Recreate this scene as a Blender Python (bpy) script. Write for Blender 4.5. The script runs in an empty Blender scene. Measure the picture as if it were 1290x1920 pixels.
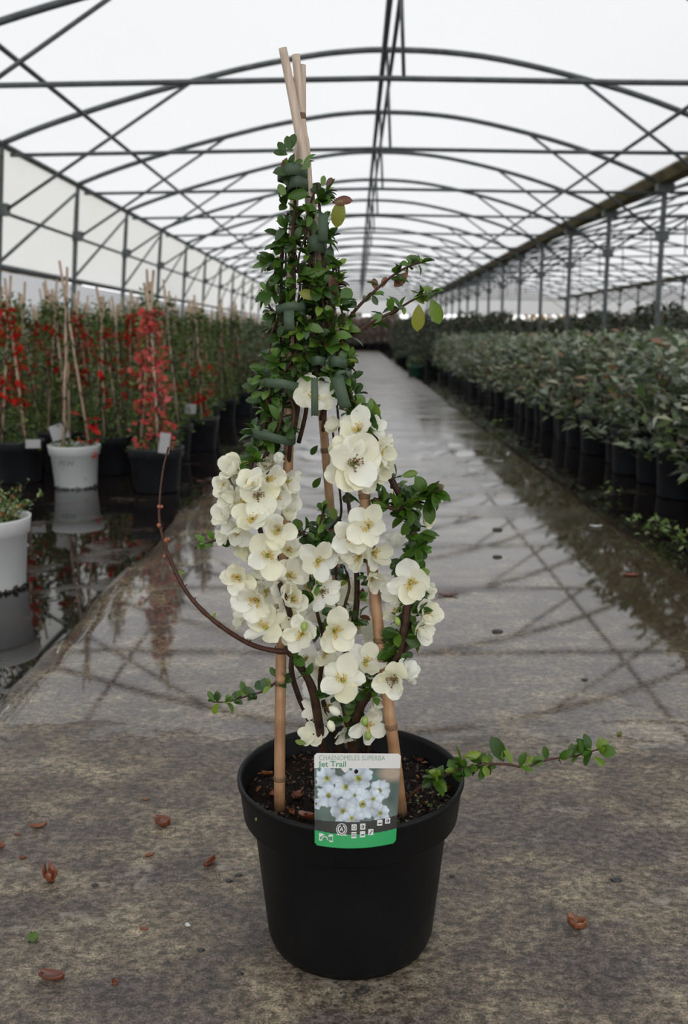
import bpy, math, random
from mathutils import Vector, Matrix, noise
random.seed(7)
R = random.random
U = random.uniform
PI = math.pi
C = bpy.context.scene.collection
scn = bpy.context.scene

# ------------------------------------------------------------------ camera
H = 0.77                                   # eye height in metres
FPX = 1750.0                               # focal length in pixels of the 1290x1920 frame
PITCH = math.radians(10.8)
YAW = math.atan(20 * math.cos(PITCH) / FPX)
cam_d = bpy.data.cameras.new('camera')
cam = bpy.data.objects.new('camera', cam_d)
C.objects.link(cam)
cam.location = (0, 0, H)
cam.rotation_euler = (PI / 2 - PITCH, 0, YAW)
cam_d.sensor_fit = 'VERTICAL'
cam_d.sensor_height = 22.3
cam_d.sensor_width = 22.3
cam_d.lens = FPX / 1920 * 22.3
cam_d.clip_end = 300
cam_d.dof.use_dof = True
cam_d.dof.focus_distance = 1.13
cam_d.dof.aperture_fstop = 4.2
scn.camera = cam

# ------------------------------------------------------------------ light
world = bpy.data.worlds.new('overcast_sky')
scn.world = world
world.use_nodes = True
wn = world.node_tree.nodes
bg = wn['Background']
bg.inputs['Color'].default_value = (0.975, 0.985, 1.0, 1)
bg.inputs['Strength'].default_value = 1.6
scn.view_settings.view_transform = 'Standard'
scn.view_settings.look = 'None'
scn.view_settings.gamma = 1
scn.view_settings.use_curve_mapping = False
scn.view_settings.exposure = 0.52
scn.cycles.max_bounces = 8
scn.cycles.diffuse_bounces = 4
scn.cycles.transparent_max_bounces = 8
scn.cycles.use_denoising = True

# ------------------------------------------------------------------ measuring helpers
_f = Vector((-math.sin(YAW) * math.cos(PITCH), math.cos(YAW) * math.cos(PITCH), -math.sin(PITCH)))
_r = Vector((math.cos(YAW), math.sin(YAW), 0))
_u = Vector((-math.sin(YAW) * math.sin(PITCH), math.cos(YAW) * math.sin(PITCH), math.cos(PITCH)))
def ray(x, y):
    return _r * ((x - 645) / FPX) + _u * (-(y - 960) / FPX) + _f
def PZ(x, y, z=0.0):
    d = ray(x, y); return Vector((0, 0, H)) + d * ((z - H) / d.z)
def PY(x, y, Y):
    d = ray(x, y); return Vector((0, 0, H)) + d * (Y / d.y)
HY = 1.104                                  # distance of the hero pot's axis
def P(x, y, dy=0.0):
    return PY(x, y, HY + dy)
PXM = 1.16 / FPX                            # metres per pixel at the hero plant

# ------------------------------------------------------------------ mesh helpers
class MB:
    def __init__(s): s.v = []; s.f = []; s.c = []; s.smooth = True
    def add(s, vs, fs, col=None):
        o = len(s.v); s.v.extend([tuple(v) for v in vs])
        for f in fs:
            s.f.append(tuple(i + o for i in f)); s.c.append(col or (1, 1, 1))
        return s
    def mesh(s, name, mat, smooth=True):
        me = bpy.data.meshes.new(name); me.from_pydata(s.v, [], s.f)
        if any(c != (1, 1, 1) for c in s.c):
            a = me.color_attributes.new('Col', 'FLOAT_COLOR', 'CORNER')
            buf = []
            for p, c in zip(me.polygons, s.c):
                buf.extend((c[0], c[1], c[2], 1.0) * p.loop_total)
            a.data.foreach_set('color', buf)
        if mat: me.materials.append(mat)
        if smooth: me.polygons.foreach_set('use_smooth', [True] * len(me.polygons))
        me.update()
        return me
    def build(s, name, mat, parent=None, smooth=True, **k):
        return link(name, s.mesh(name, mat, smooth), parent, **k)
def link(name, me, parent=None, loc=None, mw=None, **k):
    o = bpy.data.objects.new(name, me); C.objects.link(o)
    if parent: o.parent = parent
    if mw is not None: o.matrix_basis = mw
    if loc is not None: o.location = loc
    for a, b in k.items():
        if b: o[a] = b
    return o
def empty(name, loc, label=None, category=None, group=None, rz=0, s=1):
    o = bpy.data.objects.new(name, None); C.objects.link(o)
    o.location = loc; o.rotation_euler = (0, 0, rz); o.scale = (s, s, s); o.empty_display_size = 0.05
    if label: o['label'] = label
    if category: o['category'] = category
    if group: o['group'] = group
    return o
def copy_tree(o, parent=None):
    c = o.copy(); C.objects.link(c); c.parent = parent
    for ch in o.children: copy_tree(ch, c)
    return c
def frame_for(d):
    d = d.normalized(); a = Vector((0, 0, 1)) if abs(d.z) < .9 else Vector((1, 0, 0))
    u = d.cross(a).normalized(); return u, d.cross(u).normalized()
def tube(mb, pts, rad, n=8, col=None, caps=True):
    pts = [Vector(p) for p in pts]
    if not hasattr(rad, '__len__'): rad = [rad] * len(pts)
    u = None; vs = []; fs = []
    for i, p in enumerate(pts):
        d = (pts[min(i + 1, len(pts) - 1)] - pts[max(i - 1, 0)])
        if d.length < 1e-9: d = Vector((0, 0, 1))
        d.normalize()
        if u is None: u, w = frame_for(d)
        else:
            u = (u - d * u.dot(d)).normalized(); w = d.cross(u)
        w = d.cross(u)
        for k in range(n):
            a = 2 * PI * k / n
            vs.append(p + (u * math.cos(a) + w * math.sin(a)) * rad[i])
    for i in range(len(pts) - 1):
        for k in range(n):
            k2 = (k + 1) % n
            fs.append((i * n + k, i * n + k2, (i + 1) * n + k2, (i + 1) * n + k))
    if caps:
        fs.append(tuple(range(n - 1, -1, -1))); fs.append(tuple((len(pts) - 1) * n + k for k in range(n)))
    return mb.add(vs, fs, col)
def lathe(mb, prof, n=48, col=None, c=(0, 0)):
    vs = []; fs = []
    for r, z in prof:
        for k in range(n):
            a = 2 * PI * k / n; vs.append((c[0] + r * math.cos(a), c[1] + r * math.sin(a), z))
    for i in range(len(prof) - 1):
        for k in range(n):
            k2 = (k + 1) % n
            fs.append((i * n + k, i * n + k2, (i + 1) * n + k2, (i + 1) * n + k))
    return mb.add(vs, fs, col)
def box(mb, a, b, col=None):
    x0, y0, z0 = a; x1, y1, z1 = b
    vs = [(x0, y0, z0), (x1, y0, z0), (x1, y1, z0), (x0, y1, z0), (x0, y0, z1), (x1, y0, z1), (x1, y1, z1), (x0, y1, z1)]
    return mb.add(vs, [(0, 3, 2, 1), (4, 5, 6, 7), (0, 1, 5, 4), (1, 2, 6, 5), (2, 3, 7, 6), (3, 0, 4, 7)], col)
def smooth_path(pts, sub=5):
    pts = [Vector(p) for p in pts]; out = []
    for i in range(len(pts) - 1):
        a = pts[max(i - 1, 0)]; b = pts[i]; c = pts[i + 1]; d = pts[min(i + 2, len(pts) - 1)]
        for k in range(sub):
            t = k / sub
            out.append(.5 * ((2 * b) + (c - a) * t + (2 * a - 5 * b + 4 * c - d) * t * t + (3 * b - a - 3 * c + d) * t ** 3))
    out.append(pts[-1]); return out

# ------------------------------------------------------------------ material helpers
class NT:
    def __init__(s, name):
        s.m = bpy.data.materials.new(name); s.m.use_nodes = True; s.t = s.m.node_tree
        s.b = s.t.nodes['Principled BSDF']; s.out = s.t.nodes['Material Output']
    def n(s, typ, **k):
        o = s.t.nodes.new(typ)
        for a, b in k.items(): setattr(o, a, b)
        return o
    def l(s, a, b): s.t.links.new(a, b)
    def pos(s, scale=(1, 1, 1), obj=False):
        m = s.n('ShaderNodeMapping'); m.inputs['Scale'].default_value = scale
        if obj: s.l(s.n('ShaderNodeTexCoord').outputs['Object'], m.inputs['Vector'])
        else: s.l(s.n('ShaderNodeNewGeometry').outputs['Position'], m.inputs['Vector'])
        return m.outputs[0]
    def noise(s, vec, scale, detail=4, rough=.55, dist=0):
        o = s.n('ShaderNodeTexNoise'); s.l(vec, o.inputs['Vector'])
        o.inputs['Scale'].default_value = scale; o.inputs['Detail'].default_value = detail
        o.inputs['Roughness'].default_value = rough; o.inputs['Distortion'].default_value = dist
        return o.outputs['Fac']
    def ramp(s, fac, stops):
        o = s.n('ShaderNodeValToRGB'); s.l(fac, o.inputs['Fac']); r = o.color_ramp
        while len(r.elements) < len(stops): r.elements.new(.5)
        for e, (p, c) in zip(r.elements, stops):
            e.position = p; e.color = (c[0], c[1], c[2], 1) if hasattr(c, '__len__') else (c, c, c, 1)
        return o.outputs['Color']
    def mr(s, v, a, b, c=0, d=1):
        o = s.n('ShaderNodeMapRange'); s.l(v, o.inputs[0])
        for i, x in zip((1, 2, 3, 4), (a, b, c, d)): o.inputs[i].default_value = x
        return o.outputs[0]
    def mix(s, fac, a, b, typ='MIX'):
        o = s.n('ShaderNodeMix', data_type='RGBA', blend_type=typ)
        for sock, v in ((o.inputs[0], fac), (o.inputs[6], a), (o.inputs[7], b)):
            if hasattr(v, 'is_linked'): s.l(v, sock)
            elif hasattr(v, '__len__'): sock.default_value = (v[0], v[1], v[2], 1)
            else: sock.default_value = v
        return o.outputs[2]
    def math(s, op, a, b=0):
        o = s.n('ShaderNodeMath', operation=op)
        for sock, v in ((o.inputs[0], a), (o.inputs[1], b)):
            if hasattr(v, 'is_linked'): s.l(v, sock)
            else: sock.default_value = v
        return o.outputs[0]
    def bump(s, h, strength=.3, dist=.01):
        o = s.n('ShaderNodeBump'); s.l(h, o.inputs['Height']); o.inputs['Strength'].default_value = strength
        o.inputs['Distance'].default_value = dist; s.l(o.outputs[0], s.b.inputs['Normal'])
    def set(s, **k):
        for a, v in k.items():
            sock = s.b.inputs[a.replace('_', ' ')]
            if hasattr(v, 'is_linked'): s.l(v, sock)
            elif hasattr(v, '__len__'): sock.default_value = (v[0], v[1], v[2], 1)
            else: sock.default_value = v
        return s

def simple(name, col, rough=.5, var=.15, scale=30, metal=0, spec=.5, obj=True, bump=0):
    t = NT(name); v = t.pos(obj=obj); f = t.noise(v, scale, 4)
    lo = [c * (1 - var) for c in col]; hi = [min(1, c * (1 + var)) for c in col]
    t.set(Base_Color=t.ramp(f, [(.3, lo), (.7, hi)]), Roughness=rough, Metallic=metal)
    t.b.inputs['Specular IOR Level'].default_value = spec
    if bump: t.bump(f, bump, .002)
    return t.m
def leafy(name, cols, trans=.3, rough=.35, attr=False, spec=.5, vein=0.0):
    """Leaf or petal: diffuse and glossy front, some light passing through; the tone varies from leaf to leaf."""
    t = NT(name)
    if attr:
        a = t.n('ShaderNodeAttribute', attribute_name='Col'); base = a.outputs['Color']
    else:
        oi = t.n('ShaderNodeObjectInfo'); st = [(i / (len(cols) - 1), c) for i, c in enumerate(cols)]
        base = t.ramp(oi.outputs['Random'], st)
    f = t.noise(t.pos(obj=True), 60, 3)
    base = t.mix(.35, base, t.ramp(f, [(.3, .65), (.7, 1.0)]), 'MULTIPLY')
    t.set(Base_Color=base, Roughness=rough); t.b.inputs['Specular IOR Level'].default_value = spec
    if vein: t.bump(f, vein, .001)
    tr = t.n('ShaderNodeBsdfTranslucent'); t.l(base, tr.inputs['Color'])
    mx = t.n('ShaderNodeMixShader'); mx.inputs[0].default_value = trans
    t.l(t.b.outputs[0], mx.inputs[1]); t.l(tr.outputs[0], mx.inputs[2]); t.l(mx.outputs[0], t.out.inputs['Surface'])
    return t.m

# ---- setting materials
def mat_film(name, tint, tr=.8, stain=.1):
    t = NT(name); v = t.pos((1, .35, 1)); f = t.noise(v, .8, 5, .6); g = t.noise(t.pos((1, .05, 1)), 6, 3)
    col = t.mix(t.mr(f, .45, .75, 0, stain), tint, (tint[0] * .86, tint[1] * .84, tint[2] * .76))
    col = t.mix(t.mr(g, .5, .8, 0, .1), col, (tint[0] * .93,) * 3)
    d = t.n('ShaderNodeBsdfDiffuse'); r = t.n('ShaderNodeBsdfTranslucent'); mx = t.n('ShaderNodeMixShader')
    t.l(col, d.inputs[0]); t.l(col, r.inputs[0]); mx.inputs[0].default_value = tr
    t.l(d.outputs[0], mx.inputs[1]); t.l(r.outputs[0], mx.inputs[2]); t.l(mx.outputs[0], t.out.inputs[0])
    return t.m
M = {}
M['film'] = mat_film('polythene_film', (.490, .491, .495), .84)
M['film_side'] = mat_film('dusty_polythene_film', (.60, .595, .575), .84, .3)
M['sheet'] = mat_film('white_sheet', (.50, .51, .53), .7)
M['steel'] = simple('galvanised_steel', (.115, .13, .128), .55, .3, 12, .3)
M['gutter'] = simple('mossy_gutter', (.20, .165, .095), .7, .5, 3, 0, .3, bump=.3)

def mat_path():
    t = NT('wet_concrete')
    p = t.pos((1, 1, 1)); ps = t.pos((.85, 1.12, 1))
    a = t.noise(ps, 6.5, 9, .68, .3); b = t.noise(p, 1.7, 5, .6); g = t.noise(ps, 85, 7, .72); g2 = t.noise(p, 330, 3, .65)
    a2 = t.noise(ps, 17, 8, .72); a3 = t.math('ADD', t.math('MULTIPLY', a, .55), t.math('MULTIPLY', a2, .45))
    base = t.ramp(a3, [(.40, (.068, .054, .045)), (.47, (.098, .078, .060)), (.53, (.148, .120, .084)), (.61, (.245, .203, .138))])
    base = t.mix(t.mr(b, .52, .68, 0, .55), base, (.085, .060, .040))
    base = t.mix(t.mr(t.noise(t.pos((.8, 1.3, 1)), 3.2, 8, .68), .50, .58, 0, .62), base, (.072, .058, .056))
    base = t.mix(.75, base, t.ramp(g, [(.40, .22), (.49, .9), (.58, 1.75)]), 'MULTIPLY')
    base = t.mix(.8, base, t.ramp(g2, [(.38, .45), (.58, 1.35)]), 'MULTIPLY')
    # lime bloom flakes
    lime = t.math('MULTIPLY', t.mr(t.noise(ps, 14, 10, .75), .56, .62), t.mr(t.noise(p, 3.1, 3), .42, .56))
    base = t.mix(t.math('MULTIPLY', lime, .5), base, (.34, .31, .25))
    # hairline cracks
    vo = t.n('ShaderNodeTexVoronoi', feature='DISTANCE_TO_EDGE'); dv = t.n('ShaderNodeVectorMath', operation='ADD')
    nz = t.n('ShaderNodeTexNoise'); t.l(p, nz.inputs['Vector']); nz.inputs['Scale'].default_value = 7; nz.inputs['Detail'].default_value = 6
    sc = t.n('ShaderNodeVectorMath', operation='SCALE'); sc.inputs['Scale'].default_value = .5
    t.l(nz.outputs['Color'], sc.inputs[0]); t.l(t.pos((.7, 1.5, 1)), dv.inputs[0]); t.l(sc.outputs[0], dv.inputs[1]); t.l(dv.outputs[0], vo.inputs['Vector'])
    vo.inputs['Scale'].default_value = 5
    crack = t.math('MULTIPLY', t.mr(vo.outputs['Distance'], .0, .012, 1, 0), t.mr(t.noise(p, 4.3, 2), .5, .6, 0, .75))
    base = t.mix(crack, base, (.03, .025, .02))
    sep = t.n('ShaderNodeSeparateXYZ'); t.l(t.n('ShaderNodeNewGeometry').outputs['Position'], sep.inputs[0])
    y = sep.outputs['Y']; x = sep.outputs['X']
    yn = t.math('ADD', y, t.math('MULTIPLY', t.math('SUBTRACT', t.noise(t.pos((.8, 1.6, 1)), 3.3, 7, .65), .5), 1.1))
    wet = t.mr(yn, 1.60, 1.72)
    # dirt dragged in along the right kerb and in bands across the path
    band = t.mr(t.noise(t.pos((.25, 1.3, 1)), 1.15, 6, .6), .52, .60)
    edge = t.mr(t.math('ADD', x, t.math('MULTIPLY', t.noise(t.pos((1, .6, 1)), 1.4, 7, .62), 1.6)), 1.35, 1.62)
    dirt = t.math('MULTIPLY', t.math('MAXIMUM', edge, t.math('MULTIPLY', band, t.mr(y, 3.3, 4.2))), wet)
    base = t.mix(t.math('MULTIPLY', dirt, .8), base, (.040, .028, .015))
    base = t.mix(t.math('MULTIPLY', wet, .25), base, t.mix(1.0, base, (.62, .60, .58), 'MULTIPLY'))
    rn = t.noise(t.pos((.6, 1.3, 1)), 2.2, 8, .7)
    rwet = t.mr(rn, .46, .68, .004, .15)
    far = t.mr(y, 3.0, 4.2); rwet2 = t.math('ADD', t.math('ADD', t.math('MULTIPLY', rwet, t.math('ADD', .35, far)), .008), t.mr(y, 6, 15, 0, .27))
    rdry = t.mr(g, .3, .7, .34, .62)
    ro = t.math('ADD', t.math('MULTIPLY', rwet2, wet), t.math('MULTIPLY', rdry, t.math('SUBTRACT', 1, wet)))
    t.set(Base_Color=base, Roughness=ro, IOR=1.43)
    damp = t.math('SUBTRACT', 1, wet)
    hgt = t.math('MULTIPLY', t.math('ADD', t.math('MULTIPLY', g, .6), t.math('MULTIPLY', a, .8)), t.math('ADD', t.math('MULTIPLY', damp, .97), .006))
    hgt = t.math('SUBTRACT', hgt, t.math('MULTIPLY', t.math('MULTIPLY', crack, .5), damp))
    t.bump(hgt, .55, .006)
    return t.m
M['path'] = mat_path()
def mat_bed():
    t = NT('flooded_black_matting'); p = t.pos()
    f = t.noise(p, 4, 7, .65); g = t.noise(p, 45, 4)
    base = t.ramp(f, [(.4, (.006, .005, .005)), (.62, (.018, .014, .011)), (.72, (.035, .026, .017))])
    ro = t.mr(f, .56, .66, .02, .35)
    t.set(Base_Color=base, Roughness=ro, IOR=1.5)
    t.bump(t.math('MULTIPLY', g, t.mr(f, .56, .66, .0, 1)), .35, .004)
    return t.m
M['bed'] = mat_bed()
M['land'] = simple('rough_ground', (.10, .09, .055), .9, .4, .6, obj=False)
M['pot'] = simple('black_plastic', (.0034, .0036, .0040), .48, .25, 14, 0, .18, bump=.08)
M['pot_far'] = simple('black_plastic_scuffed', (.013, .014, .017), .45, .3, 9, 0, .5)
M['pot_white'] = simple('white_plastic', (.60, .61, .60), .4, .05, 8)
M['pot_green'] = simple('green_plastic', (.02, .09, .06), .4, .1, 8)
M['pot_grime'] = simple('grime', (.025, .022, .018), .8, .4, 40)
def mat_soil():
    t = NT('potting_compost'); p = t.pos(obj=True); f = t.noise(p, 90, 8, .7)
    t.set(Base_Color=t.ramp(f, [(.4, (.004, .003, .002)), (.62, (.016, .009, .006)), (.78, (.05, .027, .015))]), Roughness=.85); t.b.inputs['Specular IOR Level'].default_value = .12; t.bump(f, .8, .006)
    return t.m
M['soil'] = mat_soil()
def mat_attr(name, rough=.6, spec=.4, var=.3):
    t = NT(name); a = t.n('ShaderNodeAttribute', attribute_name='Col'); f = t.noise(t.pos(obj=True), 90, 5)
    t.set(Base_Color=t.mix(var, a.outputs['Color'], t.ramp(f, [(.3, .5), (.7, 1.1)]), 'MULTIPLY'), Roughness=rough)
    t.b.inputs['Specular IOR Level'].default_value = spec; return t.m
M['chips'] = mat_attr('bark_chips')
M['print'] = mat_attr('printed_card', .28, .4, 0)
def mat_cane():
    t = NT('bamboo'); z = t.pos((1, 1, .04), obj=True); f = t.noise(z, 300, 4); g = t.noise(t.pos((1, 1, 1), obj=True), 14, 4, .6)
    c = t.ramp(g, [(.3, (.22, .105, .045)), (.5, (.36, .20, .10)), (.7, (.46, .31, .18))])
    sp = t.n('ShaderNodeSeparateXYZ'); t.l(t.n('ShaderNodeTexCoord').outputs['Object'], sp.inputs[0])
    c = t.mix(t.mr(sp.outputs['Z'], .56, .72, 0, .8), c, (.55, .45, .36))
    c = t.mix(.6, c, t.ramp(f, [(.3, .6), (.7, 1.1)]), 'MULTIPLY')
    t.set(Base_Color=c, Roughness=.42); t.bump(f, .15, .001); return t.m
M['cane'] = mat_cane()
def mat_cane_pale():
    t = NT('weathered_bamboo'); f = t.noise(t.pos((1, 1, .04), obj=True), 300, 4)
    t.set(Base_Color=t.ramp(f, [(.3, (.36, .27, .19)), (.7, (.50, .41, .31))]), Roughness=.5); return t.m
M['cane_pale'] = mat_cane_pale()
M['cane_far'] = simple('dull_bamboo', (.42, .31, .22), .6, .3, 6)
M['node'] = simple('bamboo_node', (.16, .085, .04), .6, .3, 60)
M['bark'] = simple('quince_bark', (.036, .018, .010), .55, .45, 120, 0, .22, bump=.4)
M['twig'] = simple('red_brown_twig', (.050, .019, .011), .5, .35, 120, 0, .25)
M['bud'] = simple('leaf_bud', (.22, .065, .03), .5, .2, 90)
M['leaf'] = leafy('quince_leaf', [(.024, .060, .007), (.052, .122, .011), (.032, .080, .009), (.085, .165, .015), (.025, .064, .008), (.062, .135, .012)], .28, .36, spec=.32)
M['leaf_light'] = leafy('young_leaf', [(.13, .22, .022), (.19, .27, .03), (.10, .19, .025)], .35, .35)
M['leaf_yellow'] = leafy('yellowing_leaf', [(.26, .27, .035), (.20, .22, .03)], .35, .4)
M['leaf_red'] = leafy('reddening_leaf', [(.13, .035, .015), (.075, .03, .018), (.19, .07, .02)], .2, .4)
M['petal'] = leafy('cream_petal', [(.90, .88, .64), (.94, .93, .80), (.95, .95, .88), (.92, .90, .70), (.95, .94, .85)], .40, .5, spec=.25, vein=.2)
M['stamen'] = simple('yellow_stamens', (.58, .40, .07), .6, .35, 200)
M['stamen_brown'] = simple('brown_stamens', (.20, .11, .04), .6, .35, 200)
M['calyx'] = simple('green_calyx', (.22, .30, .06), .5, .2, 80)
M['tape'] = leafy('green_tape', [(.055, .088, .052), (.075, .11, .068)], .12, .6, spec=.3)
M['foliage'] = leafy('mixed_foliage', None, .2, .42, attr=True)
M['blossom'] = leafy('red_blossom', None, .3, .6, attr=True, spec=.2)
M['dead'] = leafy('dead_leaf', [(.20, .055, .02), (.14, .04, .022), (.24, .085, .03)], .15, .32, spec=.6)
M['ink_green'] = simple('green_ink', (.045, .20, .09), .4, .05, 5)
M['ink_grey'] = simple('grey_green_ink', (.16, .26, .19), .4, .05, 5)
M['ink_pale'] = simple('pale_ink', (.50, .50, .48), .4, .05, 5)
M['ink_pot'] = simple('grey_ink', (.16, .20, .18), .5, .05, 5)
M['card_dull'] = simple('dull_card', (.30, .29, .29), .5, .1, 20)
M['stone'] = simple('wet_stone', (.015, .015, .017), .3, .3, 60)
M['hedge'] = leafy('far_hedge', None, .2, .7, attr=True)

# ================================================================== SETTING
def struct(o, label=None):
    o['kind'] = 'structure'
    if label: o['label'] = label
    return o
Y0, Y1 = -1.6, 49.5
XL, XR = -3.28, 3.62                         # legs of the near span
KX = .26                                     # ridge
ARCH = [(-3.28, 2.50), (-2.95, 2.625), (-2.48, 2.775), (-2.0, 2.91), (-1.5, 3.035), (-1.0, 3.15), (-.45, 3.245), (-.1, 3.285), (.26, 3.30), (.8, 3.28), (1.35, 3.21), (2.03, 3.06), (2.6, 2.90), (3.1, 2.72), (3.62, 2.50)]
BAY = 2.42; BY = [6.68 + BAY * k for k in range(-3, 18)]
WS = XR - XL                                 # width of a span
def grid_strip(prof, y0, y1, ny, jitter=0):
    mb = MB(); n = len(prof); vs = []; fs = []
    for j in range(ny + 1):
        y = y0 + (y1 - y0) * j / ny
        for (x, z) in prof: vs.append((x, y, z + U(-jitter, jitter)))
    for j in range(ny):
        for i in range(n - 1):
            fs.append((j * n + i, j * n + i + 1, (j + 1) * n + i + 1, (j + 1) * n + i))
    return mb.add(vs, fs)
def prof_sm(pr, dz=.0):
    return [(v.x, v.z + dz) for v in smooth_path([(x, 0, z) for x, z in pr], 3)]
film = prof_sm(ARCH, .035)
struct(grid_strip(film, Y0, Y1, 60).build('ceiling', M['film']), 'milky white polythene roof stretched over the curved tubes')
for k in (1, 2):
    struct(grid_strip([(x + WS * k, z) for x, z in film], Y0, Y1, 30).build('ceiling', M['film']), 'milky polythene roof of the %s span on the right' % ('next' if k == 1 else 'farthest'))
wl = grid_strip([(XL, 2.53), (XL - .05, 2.2), (XL - .09, 1.8), (XL - .12, 1.40)], Y0, Y1, 40, 0)
struct(wl.build('wall_left', M['film_side']), 'dusty film hanging down the left side above the hem rail')
struct(grid_strip([(XL - .75, 1.47), (XL - .76, .6), (XL - .78, -.04)], Y0, Y1, 40).build('wall_left_lower', M['sheet']), 'pale grey sheet screening the lower left side')
mb = MB()
XE = XR + 2 * WS
mb.add([(XE, Y0, -.05), (XE, Y1, -.05), (XE, Y1, 2.5), (XE, Y0, 2.5)], [(0, 1, 2, 3)])
struct(mb.build('wall_right', M['film_side']))
# gable ends: film above head height, open doorways below
for nm, yy, zb in (('wall_back', Y1, 1.75),):
    mb = MB()
    for k in range(3):
        pr = [(x + WS * k, z) for x, z in film]
        vs = []
        for x, z in pr: vs += [(x, yy, zb), (x, yy, max(z, zb))]
        mb.add(vs, [(2 * i, 2 * i + 2, 2 * i + 3, 2 * i + 1) for i in range(len(pr) - 1)])
    struct(mb.build(nm, M['film']))
# ground
PL, PR = -.785, 1.125
def path_mesh():
    mb = MB(); vs = []; fs = []
    ys = [-7.5]; y = -7.5
    while y < 49:
        y += .12 if y < 6 else .6; ys.append(y)
    cols = [0, .004, .02, .05] + [.1 + i * .1 for i in range(9)] + [.95, .98, .996, 1]
    for y in ys:
        wl_ = .035 * noise.noise(Vector((0, y * 1.6, 0))) + .015 * noise.noise(Vector((3, y * 7, 0)))
        wr_ = .04 * noise.noise(Vector((9, y * 1.3, 0))) + .018 * noise.noise(Vector((7, y * 6, 0)))
        for c in cols:
            x = (PL + wl_) * (1 - c) + (PR + wr_) * c
            e = min(c, 1 - c) * (PR - PL)
            z = 0.0 - .028 * max(0, 1 - e / .045) ** 2
            vs.append((x, y, z))
    n = len(cols)
    for j in range(len(ys) - 1):
        for i in range(n - 1): fs.append((j * n + i, j * n + i + 1, (j + 1) * n + i + 1, (j + 1) * n + i))
    return mb.add(vs, fs)
struct(path_mesh().build('floor', M['path']), 'wet mottled concrete path down the middle of the tunnel')
BZ = -.012
for nm, a, b in (('floor_left', XL - .9, PL + .03), ('floor_right', PR - .03, XE)):
    mb = MB(); mb.add([(a, Y0, BZ), (b, Y0, BZ), (b, Y1, BZ), (a, Y1, BZ)], [(0, 1, 2, 3)])
    struct(mb.build(nm, M['bed']), 'flooded black standing ground %s of the path' % nm[6:])
mb = MB(); mb.add([(-80, -60, -.06), (90, -60, -.06), (90, 160, -.06), (-80, 160, -.06)], [(0, 1, 2, 3)])
struct(mb.build('ground', M['land']))

# ================================================================== TUNNEL FRAME
def tube_mesh(name, pts, r, n=6):
    mb = MB(); tube(mb, pts, r, n); return mb.mesh(name, M['steel'])
def frame(off, label, main):
    t = empty('tunnel_frame', (off, 0, 0), label, 'greenhouse frame')
    arch = tube_mesh('arch', smooth_path([(x, 0, z) for x, z in ARCH], 3), .027, 8)
    tie = tube_mesh('tie_bar', [(XL + .08, 0, 2.40), (-1.5, 0, 2.425), (.2, 0, 2.45), (1.8, 0, 2.42), (XR - .05, 0, 2.40)], .019)
    king = tube_mesh('king_strut', [(KX + .03, 0, 3.28), (KX + .065, 0, 2.45)], .015)
    kneeL = tube_mesh('knee_brace', [(XL + .02, 0, 1.92), (-1.5, 0, 3.03)], .016)
    kneeR = tube_mesh('knee_brace', [(XR, 0, 1.92), (2.03, 0, 3.05)], .016)
    m = MB(); tube(m, [(XL, 0, 2.5), (XL - .10, 0, 1.4), (XL - .24, 0, -.02)], .03, 8); box(m, (XL - .09, -.05, 1.86), (XL + .03, .05, 1.97)); postL = m.mesh('post', M['steel'], False)
    m = MB(); tube(m, [(XR + .02, 0, 2.5), (XR + .02, 0, -.02)], .034, 8); box(m, (XR - .05, -.05, 1.86), (XR + .09, .05, 1.97)); box(m, (XR - .08, -.05, 2.40), (XR + .12, .05, 2.5)); postR = m.mesh('post', M['steel'], False)
    side = tube_mesh('side_brace', [(XL, 0, 2.42), (XL - .1, -BAY, 1.43)], .017)
    for i, y in enumerate(BY):
        link('arch', arch, t, (0, y, 0)); link('tie_bar', tie, t, (0, y, 0)); link('king_strut', king, t, (0, y, 0))
        link('post', postR, t, (0, y, 0))
        link('knee_brace', kneeL, t, (0, y, 0)); link('knee_brace', kneeR, t, (0, y, 0))
        if main:
            link('post', postL, t, (0, y, 0))
            if i: link('side_brace', side, t, (0, y, 0))
    lng = [('ridge_purlin', (KX, 3.26), .026), ('ridge_purlin', (KX + .05, 3.04), .018), ('purlin', (-2.48, 2.74), .02), ('purlin', (2.95, 2.745), .02)]
    if main: lng += [('eave_rail', (XL, 2.50), .032), ('side_rail', (XL - .05, 1.90), .018), ('hem_rail', (XL - .11, 1.40), .03)]
    for nm, (x, z), r in lng:
        m = MB(); tube(m, [(x, BY[0] - .4, z), (x, BY[-1] + .4, z)], r, 8); m.build(nm, M['steel'], t)
    return t
frame(0, 'grey steel tube frame of arches, posts and ties over the path', True)
frame(WS, 'grey steel tube frame of the next span beyond the mossy gutter', False)
frame(2 * WS, 'grey steel tube frame of the farthest span on the right', False)
for k, lb in ((0, 'long brown mossy gutter beam running down the right of the path'), (1, 'second gutter beam, beyond the shrubs, seen far to the right')):
    x = XR + WS * k; m = MB()
    pr = [(x - .15, 2.62), (x - .15, 2.58), (x - .07, 2.50), (x + .1, 2.50), (x + .19, 2.58), (x + .19, 2.62), (x + .16, 2.62), (x + .08, 2.53), (x - .05, 2.53), (x - .12, 2.62), (x - .15, 2.62)]
    m = grid_strip(pr, Y0 + .2, Y1 - .2, 12); o = m.build('gutter', M['gutter'], None, False); o['label'] = lb; o['category'] = 'gutter'
exec_later = []

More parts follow.
